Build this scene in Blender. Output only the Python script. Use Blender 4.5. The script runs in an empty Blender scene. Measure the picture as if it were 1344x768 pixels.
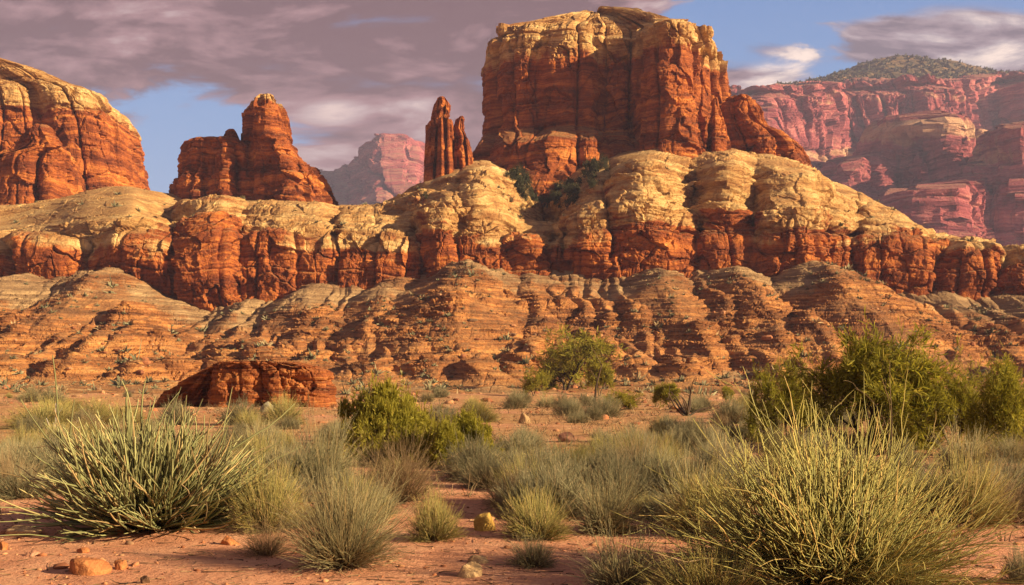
import bpy, math, time
import numpy as np
from mathutils import Vector

T0 = time.time()
C = bpy.context.scene
COL = C.collection
R = math.radians

# ------------------------------------------------------------------ camera
FPX = 1344 * 35 / 36.0          # focal length in photo pixels
HROW = 500.0                    # horizon row
CAMZ = 1.6
cam_d = bpy.data.cameras.new('camera')
cam = bpy.data.objects.new('camera', cam_d)
COL.objects.link(cam)
cam.location = (0, 0, CAMZ)
cam.rotation_euler = (R(90), 0, 0)
cam_d.lens = 35
cam_d.sensor_width = 36
cam_d.sensor_fit = 'HORIZONTAL'
cam_d.shift_y = (HROW - 384) / 1344.0
cam_d.clip_start = 0.1
cam_d.clip_end = 20000
C.camera = cam

# ------------------------------------------------------------------ exposure
C.view_settings.view_transform = 'Standard'
C.view_settings.look = 'None'
C.view_settings.gamma = 1.0
C.view_settings.use_curve_mapping = False
C.view_settings.exposure = 1.42
cy = C.cycles
cy.use_denoising = True
cy.max_bounces = 5
cy.diffuse_bounces = 3
cy.glossy_bounces = 1
cy.transmission_bounces = 2
cy.transparent_max_bounces = 4
cy.volume_bounces = 0
cy.caustics_reflective = False
cy.caustics_refractive = False

# ------------------------------------------------------------------ sun
SUN_DIR = Vector((0.88, -0.31, 0.35)).normalized()    # towards the sun
sun_d = bpy.data.lights.new('sun', 'SUN')
sun_d.energy = 5.0
sun_d.angle = R(0.6)
sun_d.color = (1.0, 0.76, 0.44)
sun = bpy.data.objects.new('sun', sun_d)
COL.objects.link(sun)
sun.rotation_euler = SUN_DIR.to_track_quat('Z', 'Y').to_euler()


# ------------------------------------------------------------------ node helper
class Nd:
    """tiny wrapper so node maths reads like arithmetic"""
    def __init__(self, nt):
        self.nt = nt

    def new(self, t, **kw):
        n = self.nt.nodes.new(t)
        for k, v in kw.items():
            setattr(n, k, v)
        return n

    def put(self, sock, v):
        if v is None:
            return
        if isinstance(v, bpy.types.NodeSocket):
            self.nt.links.new(v, sock)
        else:
            sock.default_value = v

    def m(self, op, a, b=None, c=None, clamp=False):
        n = self.new('ShaderNodeMath', operation=op, use_clamp=clamp)
        for i, v in enumerate((a, b, c)):
            self.put(n.inputs[i], v)
        return n.outputs[0]

    def add(self, a, b): return self.m('ADD', a, b)
    def sub(self, a, b): return self.m('SUBTRACT', a, b)
    def mul(self, a, b): return self.m('MULTIPLY', a, b)
    def div(self, a, b): return self.m('DIVIDE', a, b)
    def mad(self, a, b, c): return self.m('MULTIPLY_ADD', a, b, c)

    def smooth(self, v, lo, hi, a=0.0, b=1.0):
        n = self.new('ShaderNodeMapRange', interpolation_type='SMOOTHSTEP')
        for i, x in enumerate((v, lo, hi, a, b)):
            self.put(n.inputs[i], x)
        return n.outputs[0]

    def vec(self, x, y, z):
        n = self.new('ShaderNodeCombineXYZ')
        for i, v in enumerate((x, y, z)):
            self.put(n.inputs[i], v)
        return n.outputs[0]

    def sep(self, v):
        n = self.new('ShaderNodeSeparateXYZ')
        self.put(n.inputs[0], v)
        return n.outputs

    def vmul(self, v, s):
        n = self.new('ShaderNodeVectorMath', operation='MULTIPLY')
        self.put(n.inputs[0], v)
        self.put(n.inputs[1], s)
        return n.outputs[0]

    def noise(self, v, scale=1.0, detail=4.0, rough=0.55, dim='3D', w=None, dist=0.0):
        n = self.new('ShaderNodeTexNoise', noise_dimensions=dim)
        if dim != '1D':
            self.put(n.inputs['Vector'], v)
        if w is not None:
            self.put(n.inputs['W'], w)
        n.inputs['Scale'].default_value = scale
        n.inputs['Detail'].default_value = detail
        n.inputs['Roughness'].default_value = rough
        n.inputs['Distortion'].default_value = dist
        return n.outputs[0]

    def mix(self, f, a, b, blend='MIX'):
        n = self.new('ShaderNodeMix', data_type='RGBA', blend_type=blend, clamp_factor=True)
        self.put(n.inputs[0], f)
        self.put(n.inputs[6], a if isinstance(a, bpy.types.NodeSocket) else tuple(a) + (1,))
        self.put(n.inputs[7], b if isinstance(b, bpy.types.NodeSocket) else tuple(b) + (1,))
        return n.outputs[2]

    def ramp(self, f, stops):
        n = self.new('ShaderNodeValToRGB')
        e = n.color_ramp.elements
        while len(e) < len(stops):
            e.new(0.5)
        for i, (p, c) in enumerate(stops):
            e[i].position = p
            e[i].color = tuple(c) + (1,)
        self.put(n.inputs[0], f)
        return n.outputs[0]

    def attr(self, name):
        n = self.new('ShaderNodeAttribute', attribute_name=name)
        return n.outputs['Fac']


# ------------------------------------------------------------------ sky
def build_world():
    w = bpy.data.worlds.new('World')
    C.world = w
    w.use_nodes = True
    nt = w.node_tree
    nt.nodes.clear()
    N = Nd(nt)
    out = N.new('ShaderNodeOutputWorld')
    bg = N.new('ShaderNodeBackground')
    nt.links.new(bg.outputs[0], out.inputs[0])
    sky = N.new('ShaderNodeTexSky', sky_type='NISHITA')
    sky.sun_disc = False
    sky.sun_elevation = math.asin(SUN_DIR.z)
    sky.sun_rotation = math.atan2(SUN_DIR.x, SUN_DIR.y)
    sky.air_density = 1.0
    sky.dust_density = 0.4
    sky.ozone_density = 2.0
    tc = N.new('ShaderNodeTexCoord')
    d = N.sep(tc.outputs['Generated'])
    ay = N.m('MAXIMUM', N.m('ABSOLUTE', d[1]), 0.08)
    u = N.div(d[0], ay)                   # tangent of the azimuth from north
    v = N.div(d[2], ay)                   # tangent of the elevation
    # big soft banks
    p1 = N.vec(N.mul(u, 2.2), N.mul(v, 8.0), 3.7)
    n1 = N.noise(p1, 1.0, 6, 0.55, dist=0.5)
    p2 = N.vec(N.mul(u, 8.0), N.mul(v, 26.0), 9.2)
    n2 = N.noise(p2, 1.0, 6, 0.62, dist=0.4)
    n2o = N.noise(N.vec(N.mad(u, 8.0, 0.30), N.mad(v, 26.0, -0.34), 9.2), 1.0, 6, 0.62, dist=0.4)
    n1o = N.noise(N.vec(N.mad(u, 2.2, 0.16), N.mad(v, 8.0, -0.20), 3.7), 1.0, 6, 0.55, dist=0.5)
    p3 = N.vec(N.mul(u, 4.2), N.mul(v, 15.0), 21.0)
    n3 = N.noise(p3, 1.0, 5, 0.55, dist=0.8)

    def blob(cx, cy_, rx, ry):
        a = N.div(N.sub(u, (cx - 672) / FPX), rx / FPX)
        b = N.div(N.sub(v, (HROW - cy_) / FPX), ry / FPX)
        r = N.m('SQRT', N.add(N.mul(a, a), N.mul(b, b)))
        r = N.add(r, N.mul(N.sub(n2, 0.5), 1.3))
        return N.smooth(N.add(r, N.mul(N.sub(n3, 0.5), 1.1)), 1.3, 0.3)
    gap_l = blob(240, 205, 140, 100)
    gap_r = blob(985, 75, 130, 120)
    gap_r2 = blob(1230, 10, 330, 110)
    # coverage: overcast bank in the west, broken cloud in the east
    cov = N.add(N.mul(N.sub(n1, 0.5), 0.9), 0.95)
    cov = N.sub(cov, N.mul(gap_l, 1.05))
    cov = N.sub(cov, N.mul(gap_r, 0.85))
    cov = N.sub(cov, N.mul(gap_r2, 0.80))
    cov = N.add(cov, N.mul(N.sub(n2, 0.5), 1.25))
    cov = N.add(cov, N.mul(blob(1085, 55, 150, 40), 0.80))
    cov = N.add(cov, N.mul(blob(1270, 55, 150, 60), 0.80))
    cov = N.add(cov, N.mul(blob(1000, 112, 100, 30), 0.7))
    puff = N.mul(N.sub(n3, 0.5), 2.6)
    cov = N.add(cov, N.mul(puff, N.smooth(u, 0.05, 0.3)))
    mask = N.smooth(cov, 0.26, 0.80)
    # cloud brightness: grey-mauve undersides, paler lit rolls lower down
    east = N.smooth(u, -0.08, 0.22, 0.68, 1.15)
    tone = N.add(N.mul(N.sub(n1, 0.5), 1.2), N.mul(N.mul(N.sub(n2, 0.5), 1.3), east))
    tone = N.add(tone, N.mul(N.sub(n3, 0.5), 1.0))
    tone = N.add(tone, N.mul(N.add(N.mul(N.sub(n2, n2o), 1.5), N.mul(N.sub(n1, n1o), 1.6)), east))
    tone = N.add(tone, N.smooth(v, 0.385, 0.20, -0.10, 0.40))
    tone = N.add(tone, N.mul(blob(500, 150, 190, 70), 0.20))
    tone = N.add(tone, N.mul(blob(440, 148, 50, 22), 0.30))
    tone = N.add(tone, N.smooth(u, 0.18, 0.32, 0.0, 0.30))
    cloud = N.ramp(tone, [(0.0, (0.115, 0.058, 0.070)), (0.30, (0.25, 0.138, 0.150)),
                          (0.58, (0.39, 0.285, 0.285)), (0.95, (0.72, 0.54, 0.47))])
    cloud = N.mix(N.mul(N.smooth(u, 0.12, 0.3), 0.5), cloud, N.ramp(tone, [(0.05, (0.15, 0.15, 0.20)), (0.45, (0.30, 0.29, 0.33)), (0.95, (0.72, 0.60, 0.52))]))
    blue = N.mix(1.0, sky.outputs[0], (0.052, 0.066, 0.072), 'MULTIPLY')
    blue = N.mix(0.72, blue, N.ramp(v, [(0.0, (0.24, 0.38, 0.58)), (0.5, (0.065, 0.17, 0.42))]))
    fill_cut = N.m('MAXIMUM', N.smooth(d[2], 0.40, 0.62), N.smooth(d[1], 0.05, -0.35))  # unseen darker cloud overhead and behind the camera, added to cut fill light
    cloud = N.mix(N.mul(fill_cut, 0.8), cloud, (0.085, 0.070, 0.085))
    below = N.smooth(d[2], -0.02, 0.02)
    colr = N.mix(mask, blue, cloud)
    colr = N.mix(below, (0.16, 0.09, 0.06), colr)
    s10 = N.mix(1.0, colr, (10.0, 10.0, 10.0), 'MULTIPLY')
    N.put(bg.inputs[0], s10)
    bg.inputs[1].default_value = 0.062
    w.cycles.sampling_method = 'MANUAL'
    w.cycles.sample_map_resolution = 512


build_world()

# ------------------------------------------------------------------ numpy noise
def _hash(ix, iy, iz, seed):
    h = (ix.astype(np.uint32) * np.uint32(374761393) + iy.astype(np.uint32) * np.uint32(668265263)
         + iz.astype(np.uint32) * np.uint32(2147483647) + np.uint32((seed * 1274126177) & 0xffffffff))
    h = (h ^ (h >> np.uint32(13))) * np.uint32(1274126177)
    h = (h ^ (h >> np.uint32(16))) * np.uint32(2246822519)
    return h ^ (h >> np.uint32(15))


_G = np.array([(1, 1, 0), (-1, 1, 0), (1, -1, 0), (-1, -1, 0), (1, 0, 1), (-1, 0, 1), (1, 0, -1), (-1, 0, -1),
               (0, 1, 1), (0, -1, 1), (0, 1, -1), (0, -1, -1), (1, 1, 0), (-1, 1, 0), (0, -1, 1), (0, -1, -1)], np.float32)


def perlin(x, y, z=None, seed=0):
    """gradient noise, about -1..1"""
    x = np.asarray(x, np.float32); y = np.asarray(y, np.float32)
    z = np.zeros_like(x) + np.float32(0.37) if z is None else np.asarray(z, np.float32)
    x, y, z = np.broadcast_arrays(x, y, z)
    x0 = np.floor(x); y0 = np.floor(y); z0 = np.floor(z)
    fx = x - x0; fy = y - y0; fz = z - z0
    ix = x0.astype(np.int64); iy = y0.astype(np.int64); iz = z0.astype(np.int64)
    ux = fx * fx * fx * (fx * (fx * 6 - 15) + 10)
    uy = fy * fy * fy * (fy * (fy * 6 - 15) + 10)
    uz = fz * fz * fz * (fz * (fz * 6 - 15) + 10)

    def g(a, b, c):
        k = _hash(ix + a, iy + b, iz + c, seed) & np.uint32(15)
        gr = _G[k]
        return gr[..., 0] * (fx - a) + gr[..., 1] * (fy - b) + gr[..., 2] * (fz - c)
    l = lambda a, b, t: a + (b - a) * t
    return l(l(l(g(0, 0, 0), g(1, 0, 0), ux), l(g(0, 1, 0), g(1, 1, 0), ux), uy),
             l(l(g(0, 0, 1), g(1, 0, 1), ux), l(g(0, 1, 1), g(1, 1, 1), ux), uy), uz)


def fbm(x, y, z=None, oct=4, seed=0, gain=0.5, lac=2.03, mode='n'):
    a = 1.0; s = 0.0; tot = 0.0; f = 1.0
    for o in range(oct):
        n = perlin(x * f, y * f, None if z is None else z * f, seed + o * 17)
        if mode == 'ridge':
            n = 1 - 2 * np.abs(n)
        elif mode == 'billow':
            n = 2 * np.abs(n) - 0.6
        s = s + a * n
        tot += a
        a *= gain; f *= lac
    return s / tot


def h1(i, seed=0):
    """random 0..1 per integer (pair)"""
    i = np.asarray(i)
    return _hash(i, i * 0 + 7, i * 0 + 3, seed).astype(np.float64) / 4294967295.0


def h2(i, j, seed=0):
    i = np.asarray(i); j = np.asarray(j)
    return _hash(i, j, i * 0 + 5, seed).astype(np.float64) / 4294967295.0


def cells(v, lo, hi, size, seed, jit=0.75):
    """irregular 1D cells: index, position 0..1 inside the cell, distance to the nearer edge"""
    rng = np.random.default_rng(seed)
    w = size * np.exp(rng.normal(0, jit * 0.6, int((hi - lo) / size * 2.2) + 8))
    b = lo + np.concatenate(([0], np.cumsum(w)))
    k = np.clip(np.searchsorted(b, v) - 1, 0, len(b) - 2)
    a = b[k]; c = b[k + 1]
    t = np.clip((v - a) / (c - a), 0, 1)
    return k, t, np.minimum(v - a, c - v), c - a


def facets(s, z, sx, sz, seed):
    """tilted angular facets: offset -0.5..0.5 with a tilt, and the distance to the facet's edge"""
    a = s / sx; b = z / sz
    ia = np.floor(a).astype(np.int64); ib = np.floor(b).astype(np.int64)
    d1 = np.full(a.shape, 9.0); d2 = np.full(a.shape, 9.0)
    bi = ia.copy(); bj = ib.copy(); bx = np.zeros_like(d1); bz = np.zeros_like(d1)
    for di in (-1, 0, 1):
        for dj in (-1, 0, 1):
            ci = ia + di; cj = ib + dj
            dx = a - (ci + 0.1 + 0.8 * h2(ci, cj, seed)); dz = b - (cj + 0.1 + 0.8 * h2(ci, cj, seed + 1))
            q = 0.65 * np.maximum(np.abs(dx), np.abs(dz)) + 0.35 * (np.abs(dx) + np.abs(dz))
            n = q < d1
            d2 = np.where(n, d1, np.minimum(d2, q))
            bi = np.where(n, ci, bi); bj = np.where(n, cj, bj); bx = np.where(n, dx, bx); bz = np.where(n, dz, bz)
            d1 = np.where(n, q, d1)
    o = h2(bi, bj, seed + 2) - 0.5
    return o + 0.9 * (h2(bi, bj, seed + 3) - 0.5) * bx + 0.9 * (h2(bi, bj, seed + 4) - 0.5) * bz, (d2 - d1)


def sstep(x, a, b):
    t = np.clip((x - a) / (b - a), 0, 1)
    return t * t * (3 - 2 * t)


# ------------------------------------------------------------------ scene graph helpers
def tag(o, label=None, cat=None, group=None, kind=None):
    if label: o['label'] = label
    if cat: o['category'] = cat
    if group: o['group'] = group
    if kind: o['kind'] = kind
    return o


def empty(name, loc, label=None, cat=None, group=None, rz=0.0, scale=1.0):
    o = bpy.data.objects.new(name, None)
    COL.objects.link(o)
    o.location = loc
    o.rotation_euler = (0, 0, rz)
    o.scale = (scale, scale, scale) if not isinstance(scale, tuple) else scale
    o.empty_display_size = 0.3
    return tag(o, label, cat, group)


def mesh_np(name, V, F, mat, attrs=None, smooth=True, parent=None, offset=None):
    """V (n,3) float, F (m,k) int -> one mesh object"""
    V = np.asarray(V, np.float32).reshape(-1, 3)
    if offset is not None:
        V = V - np.asarray(offset, np.float32)
    F = np.asarray(F, np.int32)
    me = bpy.data.meshes.new(name)
    me.vertices.add(len(V))
    me.vertices.foreach_set('co', V.ravel())
    k = F.shape[1]
    me.loops.add(F.size)
    me.loops.foreach_set('vertex_index', F.ravel())
    me.polygons.add(len(F))
    me.polygons.foreach_set('loop_start', np.arange(0, F.size, k, dtype=np.int32))
    me.polygons.foreach_set('loop_total', np.full(len(F), k, np.int32))
    me.polygons.foreach_set('use_smooth', np.full(len(F), smooth))
    for an, av in (attrs or {}).items():
        a = me.attributes.new(an, 'FLOAT', 'POINT')
        a.data.foreach_set('value', np.asarray(av, np.float32).ravel())
    me.update(calc_edges=True)
    me.materials.append(mat)
    o = bpy.data.objects.new(name, me)
    COL.objects.link(o)
    if parent is not None:
        o.parent = parent
    elif offset is not None:
        o.location = tuple(float(c) for c in offset)
    return o


def grid_faces(nv, nu, closed=False, flip=False):
    idx = np.arange(nv * nu).reshape(nv, nu)
    if closed:
        idx = np.concatenate([idx, idx[:, :1]], 1)
    a = idx[:-1, :-1]; b = idx[:-1, 1:]; c = idx[1:, 1:]; d = idx[1:, :-1]
    F = np.stack([a, b, c, d], -1).reshape(-1, 4)
    return F[:, ::-1] if flip else F


# ------------------------------------------------------------------ lofted rock
def mono(P, t, closed=False):
    """monotone cubic along axis 0, knots 0..n-1, query t"""
    P = np.asarray(P, np.float64)
    n = len(P)
    if closed:
        P = np.concatenate([P[-2:], P, P[:3]], 0)
        t = t + 2
        n = len(P)
    s = P[1:] - P[:-1]
    m = np.zeros_like(P)
    a, b = s[:-1], s[1:]
    same = (a * b) > 0
    m[1:-1] = np.where(same, 2 * a * b / np.where(same, a + b, 1.0), 0.0)
    m[0] = s[0]; m[-1] = s[-1]
    k = np.clip(np.floor(t).astype(int), 0, n - 2)
    f = (t - k)
    f = f.reshape((-1,) + (1,) * (P.ndim - 1))
    f2 = f * f; f3 = f2 * f
    return ((2 * f3 - 3 * f2 + 1) * P[k] + (f3 - 2 * f2 + f) * m[k]
            + (-2 * f3 + 3 * f2) * P[k + 1] + (f3 - f2) * m[k + 1])


def lin(P, t):
    P = np.asarray(P, np.float64)
    k = np.clip(np.floor(t).astype(int), 0, len(P) - 2)
    f = (t - k).reshape((-1,) + (1,) * (P.ndim - 1))
    return P[k] * (1 - f) + P[k + 1] * f


def world(px, row, Y):
    return (px - 672.0) / FPX * Y, Y, CAMZ + (HROW - row) / FPX * Y


def zrow(row, Y):
    return CAMZ + (HROW - row) / FPX * Y


def samples(lens, cell):
    """parameter values over knots 0..n with a step of about one cell"""
    out = []
    for i, l in enumerate(lens):
        n = max(1, int(round(l / cell)))
        out.append(i + np.arange(n) / n)
    return np.concatenate(out + [np.array([float(len(lens))])])


def normals(P, closed=False):
    if closed:
        du = np.roll(P, -1, 1) - np.roll(P, 1, 1)
    else:
        du = np.gradient(P, axis=1)
    dv = np.gradient(P, axis=0)
    n = np.cross(du, dv)
    l = np.linalg.norm(n, axis=-1, keepdims=True)
    return n / np.maximum(l, 1e-9)


def rock_relief(P, s, k, seed, flute=1.0, ledge=1.0, rough=1.0, block=1.0, jsize=7.0, lsize=3.0):
    """outward displacement in metres (before the scale k): slabs between vertical joints, bedding ledges in some zones,
    broken blocks, grain"""
    x, y, z = P[..., 0] / k, P[..., 1] / k, P[..., 2] / k
    s = s / k
    w1 = perlin(x / 17, y / 17, z / 23, seed + 1)
    w2 = perlin(x / 6, y / 6, z / 8, seed + 2)
    w3 = perlin(x / 2.3, y / 2.3, z / 2.6, seed + 12)
    sw = s + 3.4 * perlin(x / 17, y / 17, z / 70, seed + 17) + 0.8 * perlin(x / 6, y / 6, z / 22, seed + 18) + 0.3 * w2 + 0.22 * w3
    zw = z + 1.2 * w1 + 0.5 * w2 + 0.15 * w3
    lo, hi = float(sw.min()) - 1, float(sw.max()) + 1
    zl, zh = float(zw.min()) - 1, float(zw.max()) + 1
    kz, tz, dz, cz = cells(zw, zl, zh, lsize, seed + 3)
    kb, tb, db, cb = cells(zw + 2.0 * w1, zl - 3, zh + 3, lsize * 4.5, seed + 4)
    kj, tj, dj, cj = cells(sw, lo, hi, jsize * 1.9, seed + 5, 1.0)
    # bedding shows in some heights and hardly in others
    zone = 0.12 + 0.88 * sstep(perlin(z / 13 + 0.5, x / 60, y / 60, seed + 13), -0.05, 0.28)
    d = np.zeros_like(x)
    prof = 1 - np.abs(2 * tj - 1) ** 5
    d += flute * (prof * np.minimum(cj * 0.14, 2.0) + (h1(kj, seed + 7) - 0.5) * 4.2)
    d -= flute * (0.4 + 2.2 * h1(kj, seed + 14)) * np.exp(-(dj / 0.38) ** 2)
    f1, e1 = facets(sw + 0.25 * w3, zw + 1.5 * w2, jsize * 0.95, lsize * 3.0, seed + 50)
    f2, e2 = facets(sw, zw + 0.4 * w3, jsize * 0.34, lsize * 0.85, seed + 60)
    f3, e3 = facets(sw + 0.5 * w3, zw, jsize * 0.12, lsize * 0.30, seed + 70)
    busy = sstep(perlin(x / 8, y / 8, z / 10, seed + 80), -0.3, 0.3)
    d += block * (2.3 * f1 - 0.7 * np.exp(-(e1 / 0.05) ** 2) * (f1 < 0.1) + (0.25 + 0.75 * busy) * (1.0 * f2 - 0.22 * np.exp(-(e2 / 0.08) ** 2)) + (0.2 + 0.5 * busy) * 0.5 * f3)
    d += block * (h1(kb, seed + 16) - 0.5) * 1.0 - block * 0.5 * np.exp(-(db / 0.25) ** 2)
    pil = 1 - np.abs(2 * tz - 1) ** 4
    d += ledge * zone * (pil * np.minimum(cz * 0.22, 0.8) + (h1(kz, seed + 11) - 0.5) * 1.2 - 0.45 * np.exp(-(dz / 0.2) ** 2))
    d += rough * (1.2 * fbm(x / 9, y / 9, z / 15, 3, seed + 20) + 0.7 * fbm(x / 2.1, y / 2.1, z / 3.0, 4, seed + 30, gain=0.66)
                  + 0.5 * np.minimum(0, fbm(x / 4, y / 4, z / 9, 3, seed + 40, mode='billow')))
    return d * k


def butte_mesh(name, levels, Y0, seed, mat, cell=0.36, k=1.0, parent=None, offset=None, pale=None, wall=0.92,
               flute=1.0, ledge=1.0, rough=1.0, block=1.0, back=0.55, jsize=7.0, lsize=3.0):
    """levels: (row, [(px, dY), ...]) lists from foot to crown; the list runs along the front from left to right,
    the back is closed by an elliptical sweep. Every level keeps the same number of front points."""
    rings = []
    for row, pts in levels:
        z = zrow(row, Y0 + float(np.median([q[1] for q in pts])))
        fr = [((px - 672) / FPX * (Y0 + dy), Y0 + dy, z) for px, dy in pts]
        a, b = np.array(fr[0]), np.array(fr[-1])
        wid = abs(b[0] - a[0])
        bk = []
        for q in range(1, 6):
            th = math.pi * q / 6
            c = (a + b) / 2
            bk.append((c[0] + (b[0] - a[0]) / 2 * math.cos(th), c[1] + (b[1] - a[1]) / 2 * math.cos(th) + wid * back * math.sin(th), z))
        rings.append(fr + bk)
    Pc = np.array(rings)
    nf = len(levels[0][1])
    seg = np.linalg.norm(np.roll(Pc, -1, 1) - Pc, axis=-1).max(0) / k
    seg[nf - 1:] *= 0.3
    tu = samples(seg, cell)[:-1]
    ver = np.linalg.norm(Pc[1:] - Pc[:-1], axis=-1)[:, :nf].max(1) / k
    tv = samples(ver, cell)
    A = mono(np.swapaxes(Pc, 0, 1), tu, closed=True)          # (nu, K, 3)
    A = np.swapaxes(A, 0, 1)
    P = 0.5 * mono(A, tv) + 0.5 * lin(A, tv)                   # (nv, nu, 3)
    n = normals(P, closed=True)
    if (n[..., 1] * (P[..., 1] - P[..., 1].mean())).mean() < 0:
        n = -n
    mid = P[len(P) // 3]
    s = np.concatenate([[0], np.cumsum(np.linalg.norm(mid[1:] - mid[:-1], axis=-1))])[None, :].repeat(len(P), 0)
    up = np.clip(n[..., 2], 0, 1)
    d = rock_relief(P, s, k, seed, flute, ledge, rough, block, jsize, lsize)
    d *= (1 - 0.65 * sstep(up, 0.5, 0.95))
    # taper the relief on the last rings so that the crown closes cleanly
    width = np.linalg.norm(P - P.mean(1, keepdims=True), axis=-1)
    d = np.clip(d, -0.45 * width, 0.45 * width)
    nh = n.copy(); nh[..., 2] *= 0.55
    V = P + nh * d[..., None]
    nv, nu = V.shape[:2]
    F = grid_faces(nv, nu, closed=True)
    top = V[-1].mean(0)
    Vf = np.concatenate([V.reshape(-1, 3), top[None]], 0)
    li = np.arange((nv - 1) * nu, nv * nu)
    cap = np.stack([li, np.roll(li, -1), np.full(nu, nv * nu), np.full(nu, nv * nu)], -1)
    # triangle cap as quads collapsed at the top would be degenerate: split by hand
    cap = np.stack([li[::2], np.roll(li, -1)[::2], np.roll(li, -2)[::2], np.full(len(li[::2]), nv * nu)], -1)
    if nu % 2:
        cap[-1] = (li[-1], li[0], li[0], nv * nu)
        cap = cap[:-1]
    F = np.concatenate([F, cap], 0)
    if pale is None:
        pl = np.zeros((nv, nu))
    else:
        zz = P[..., 2]
        pl = sstep(zz, zrow(pale[0], Y0), zrow(pale[1], Y0))
    at = {'pale': np.append(pl.ravel(), pl[-1].mean())}
    return mesh_np(name, Vf, F, mat, at, False, parent, offset)


# ------------------------------------------------------------------ materials
def new_mat(name):
    m = bpy.data.materials.new(name)
    m.use_nodes = True
    nt = m.node_tree
    nt.nodes.clear()
    N = Nd(nt)
    out = N.new('ShaderNodeOutputMaterial')
    bs = N.new('ShaderNodeBsdfPrincipled')
    nt.links.new(bs.outputs[0], out.inputs[0])
    bs.inputs['Specular IOR Level'].default_value = 0.15
    bs.inputs['Roughness'].default_value = 0.9
    return m, N, bs


def rock_mat(name, red, cream, dust, k=1.0, line=1.0, streak=1.0, bump=1.0, dustamt=0.7, wob=9.0):
    m, N, bs = new_mat(name)
    g = N.new('ShaderNodeNewGeometry')
    pos = N.vmul(g.outputs['Position'], (1 / k, 1 / k, 1 / k))
    p = N.sep(pos)
    warp = N.noise(pos, 0.045, 3)
    zc = N.add(p[2], N.mul(N.sub(warp, 0.5), wob))
    st1 = N.noise(None, 0.22, 3, 0.6, '1D', w=zc)
    st2 = N.noise(N.vec(N.mul(p[0], 0.05), N.mul(p[1], 0.05), N.mul(zc, 1.5)), 1.0, 4, 0.65)
    mott = N.noise(pos, 0.16, 8, 0.62)
    fine = N.noise(pos, 1.7, 6, 0.68)
    stv = N.noise(N.vec(N.mul(p[0], 0.55), N.mul(p[1], 0.55), N.mul(p[2], 0.035)), 1.0, 5, 0.6)
    f = N.add(N.mul(st1, 0.55), N.mul(mott, 0.6))
    f = N.add(f, N.mul(N.sub(st2, 0.5), 0.75 * line))
    f = N.add(f, N.mul(N.sub(fine, 0.5), 0.30))
    f = N.sub(f, 0.07)
    rc = N.ramp(f, [(0.30, red[0]), (0.50, red[1]), (0.66, red[2]), (0.82, red[3])])
    cc = N.ramp(f, [(0.28, cream[0]), (0.48, cream[1]), (0.62, cream[2]), (0.80, cream[3])])
    pl = N.attr('pale')
    pf = N.add(pl, N.mul(N.sub(mott, 0.5), 0.9))
    pf = N.add(pf, N.mul(N.sub(st1, 0.5), 0.8))
    pf = N.add(pf, N.mul(N.sub(stv, 0.5), 0.5))
    col = N.mix(N.smooth(pf, 0.36, 0.66), rc, cc)
    # desert varnish: dark streaks hanging down the faces
    vs = N.smooth(stv, 0.54, 0.72)
    col = N.mix(N.mul(vs, 0.62 * streak), col, N.mix(pl, (0.10, 0.028, 0.016), (0.22, 0.115, 0.055)))
    # thin iron bands along the beds
    ln = N.smooth(st2, 0.60, 0.70)
    col = N.mix(N.mul(ln, 0.45 * line), col, (0.17, 0.062, 0.028))
    # wind-blown sand lying on flat ledges
    nz = N.sep(g.outputs['True Normal'])[2]
    fl = N.mul(N.smooth(N.add(nz, N.mul(N.sub(fine, 0.5), 0.5)), 0.62, 0.92), dustamt)
    col = N.mix(fl, col, N.ramp(fine, [(0.35, [c * 0.75 for c in dust]), (0.65, [c * 1.15 for c in dust])]))
    N.put(bs.inputs['Base Color'], col)
    hgt = N.add(N.mul(fine, 0.55), N.mul(st2, 0.6 * line))
    hgt = N.add(hgt, N.mul(N.noise(pos, 5.5, 4, 0.6), 0.22))
    b = N.new('ShaderNodeBump')
    b.inputs['Strength'].default_value = 0.85
    b.inputs['Distance'].default_value = 1.2 * k * bump
    N.put(b.inputs['Height'], hgt)
    N.put(bs.inputs['Normal'], b.outputs[0])
    return m


RED = [(0.115, 0.028, 0.013), (0.30, 0.080, 0.024), (0.56, 0.185, 0.043), (0.74, 0.35, 0.10)]
CREAM = [(0.22, 0.090, 0.032), (0.46, 0.255, 0.095), (0.66, 0.445, 0.19), (0.80, 0.60, 0.30)]
M = {}
M['rock'] = rock_mat('banded_sandstone', RED, CREAM, (0.40, 0.235, 0.105), dustamt=0.6)
M['talus'] = rock_mat('ledgy_talus', [(0.13, 0.050, 0.022), (0.31, 0.125, 0.045), (0.55, 0.25, 0.082), (0.72, 0.41, 0.15)],
                      [(0.15, 0.09, 0.05), (0.27, 0.17, 0.09), (0.41, 0.27, 0.14), (0.56, 0.40, 0.21)],
                      (0.36, 0.215, 0.105), line=1.4, streak=0.25, bump=0.9, dustamt=0.35, wob=2.5)
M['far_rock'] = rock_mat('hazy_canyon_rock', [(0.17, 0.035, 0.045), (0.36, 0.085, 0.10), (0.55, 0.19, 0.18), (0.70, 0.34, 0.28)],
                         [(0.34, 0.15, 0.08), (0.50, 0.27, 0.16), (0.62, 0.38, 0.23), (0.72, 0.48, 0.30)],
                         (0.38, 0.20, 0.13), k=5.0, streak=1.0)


# ------------------------------------------------------------------ ground
def gheight(x, y):
    x = np.asarray(x, np.float64); y = np.asarray(y, np.float64)
    amp = 0.05 + 0.30 * sstep(y, 12, 70) + 0.5 * sstep(y, 80, 160)
    h = amp * fbm(x / 9.0, y / 12.0, None, 3, 5) * 0.9
    h = h + 0.045 * fbm(x / 1.1, y / 1.1, None, 3, 11) * (1 - sstep(y, 25, 60))
    return h


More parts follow.
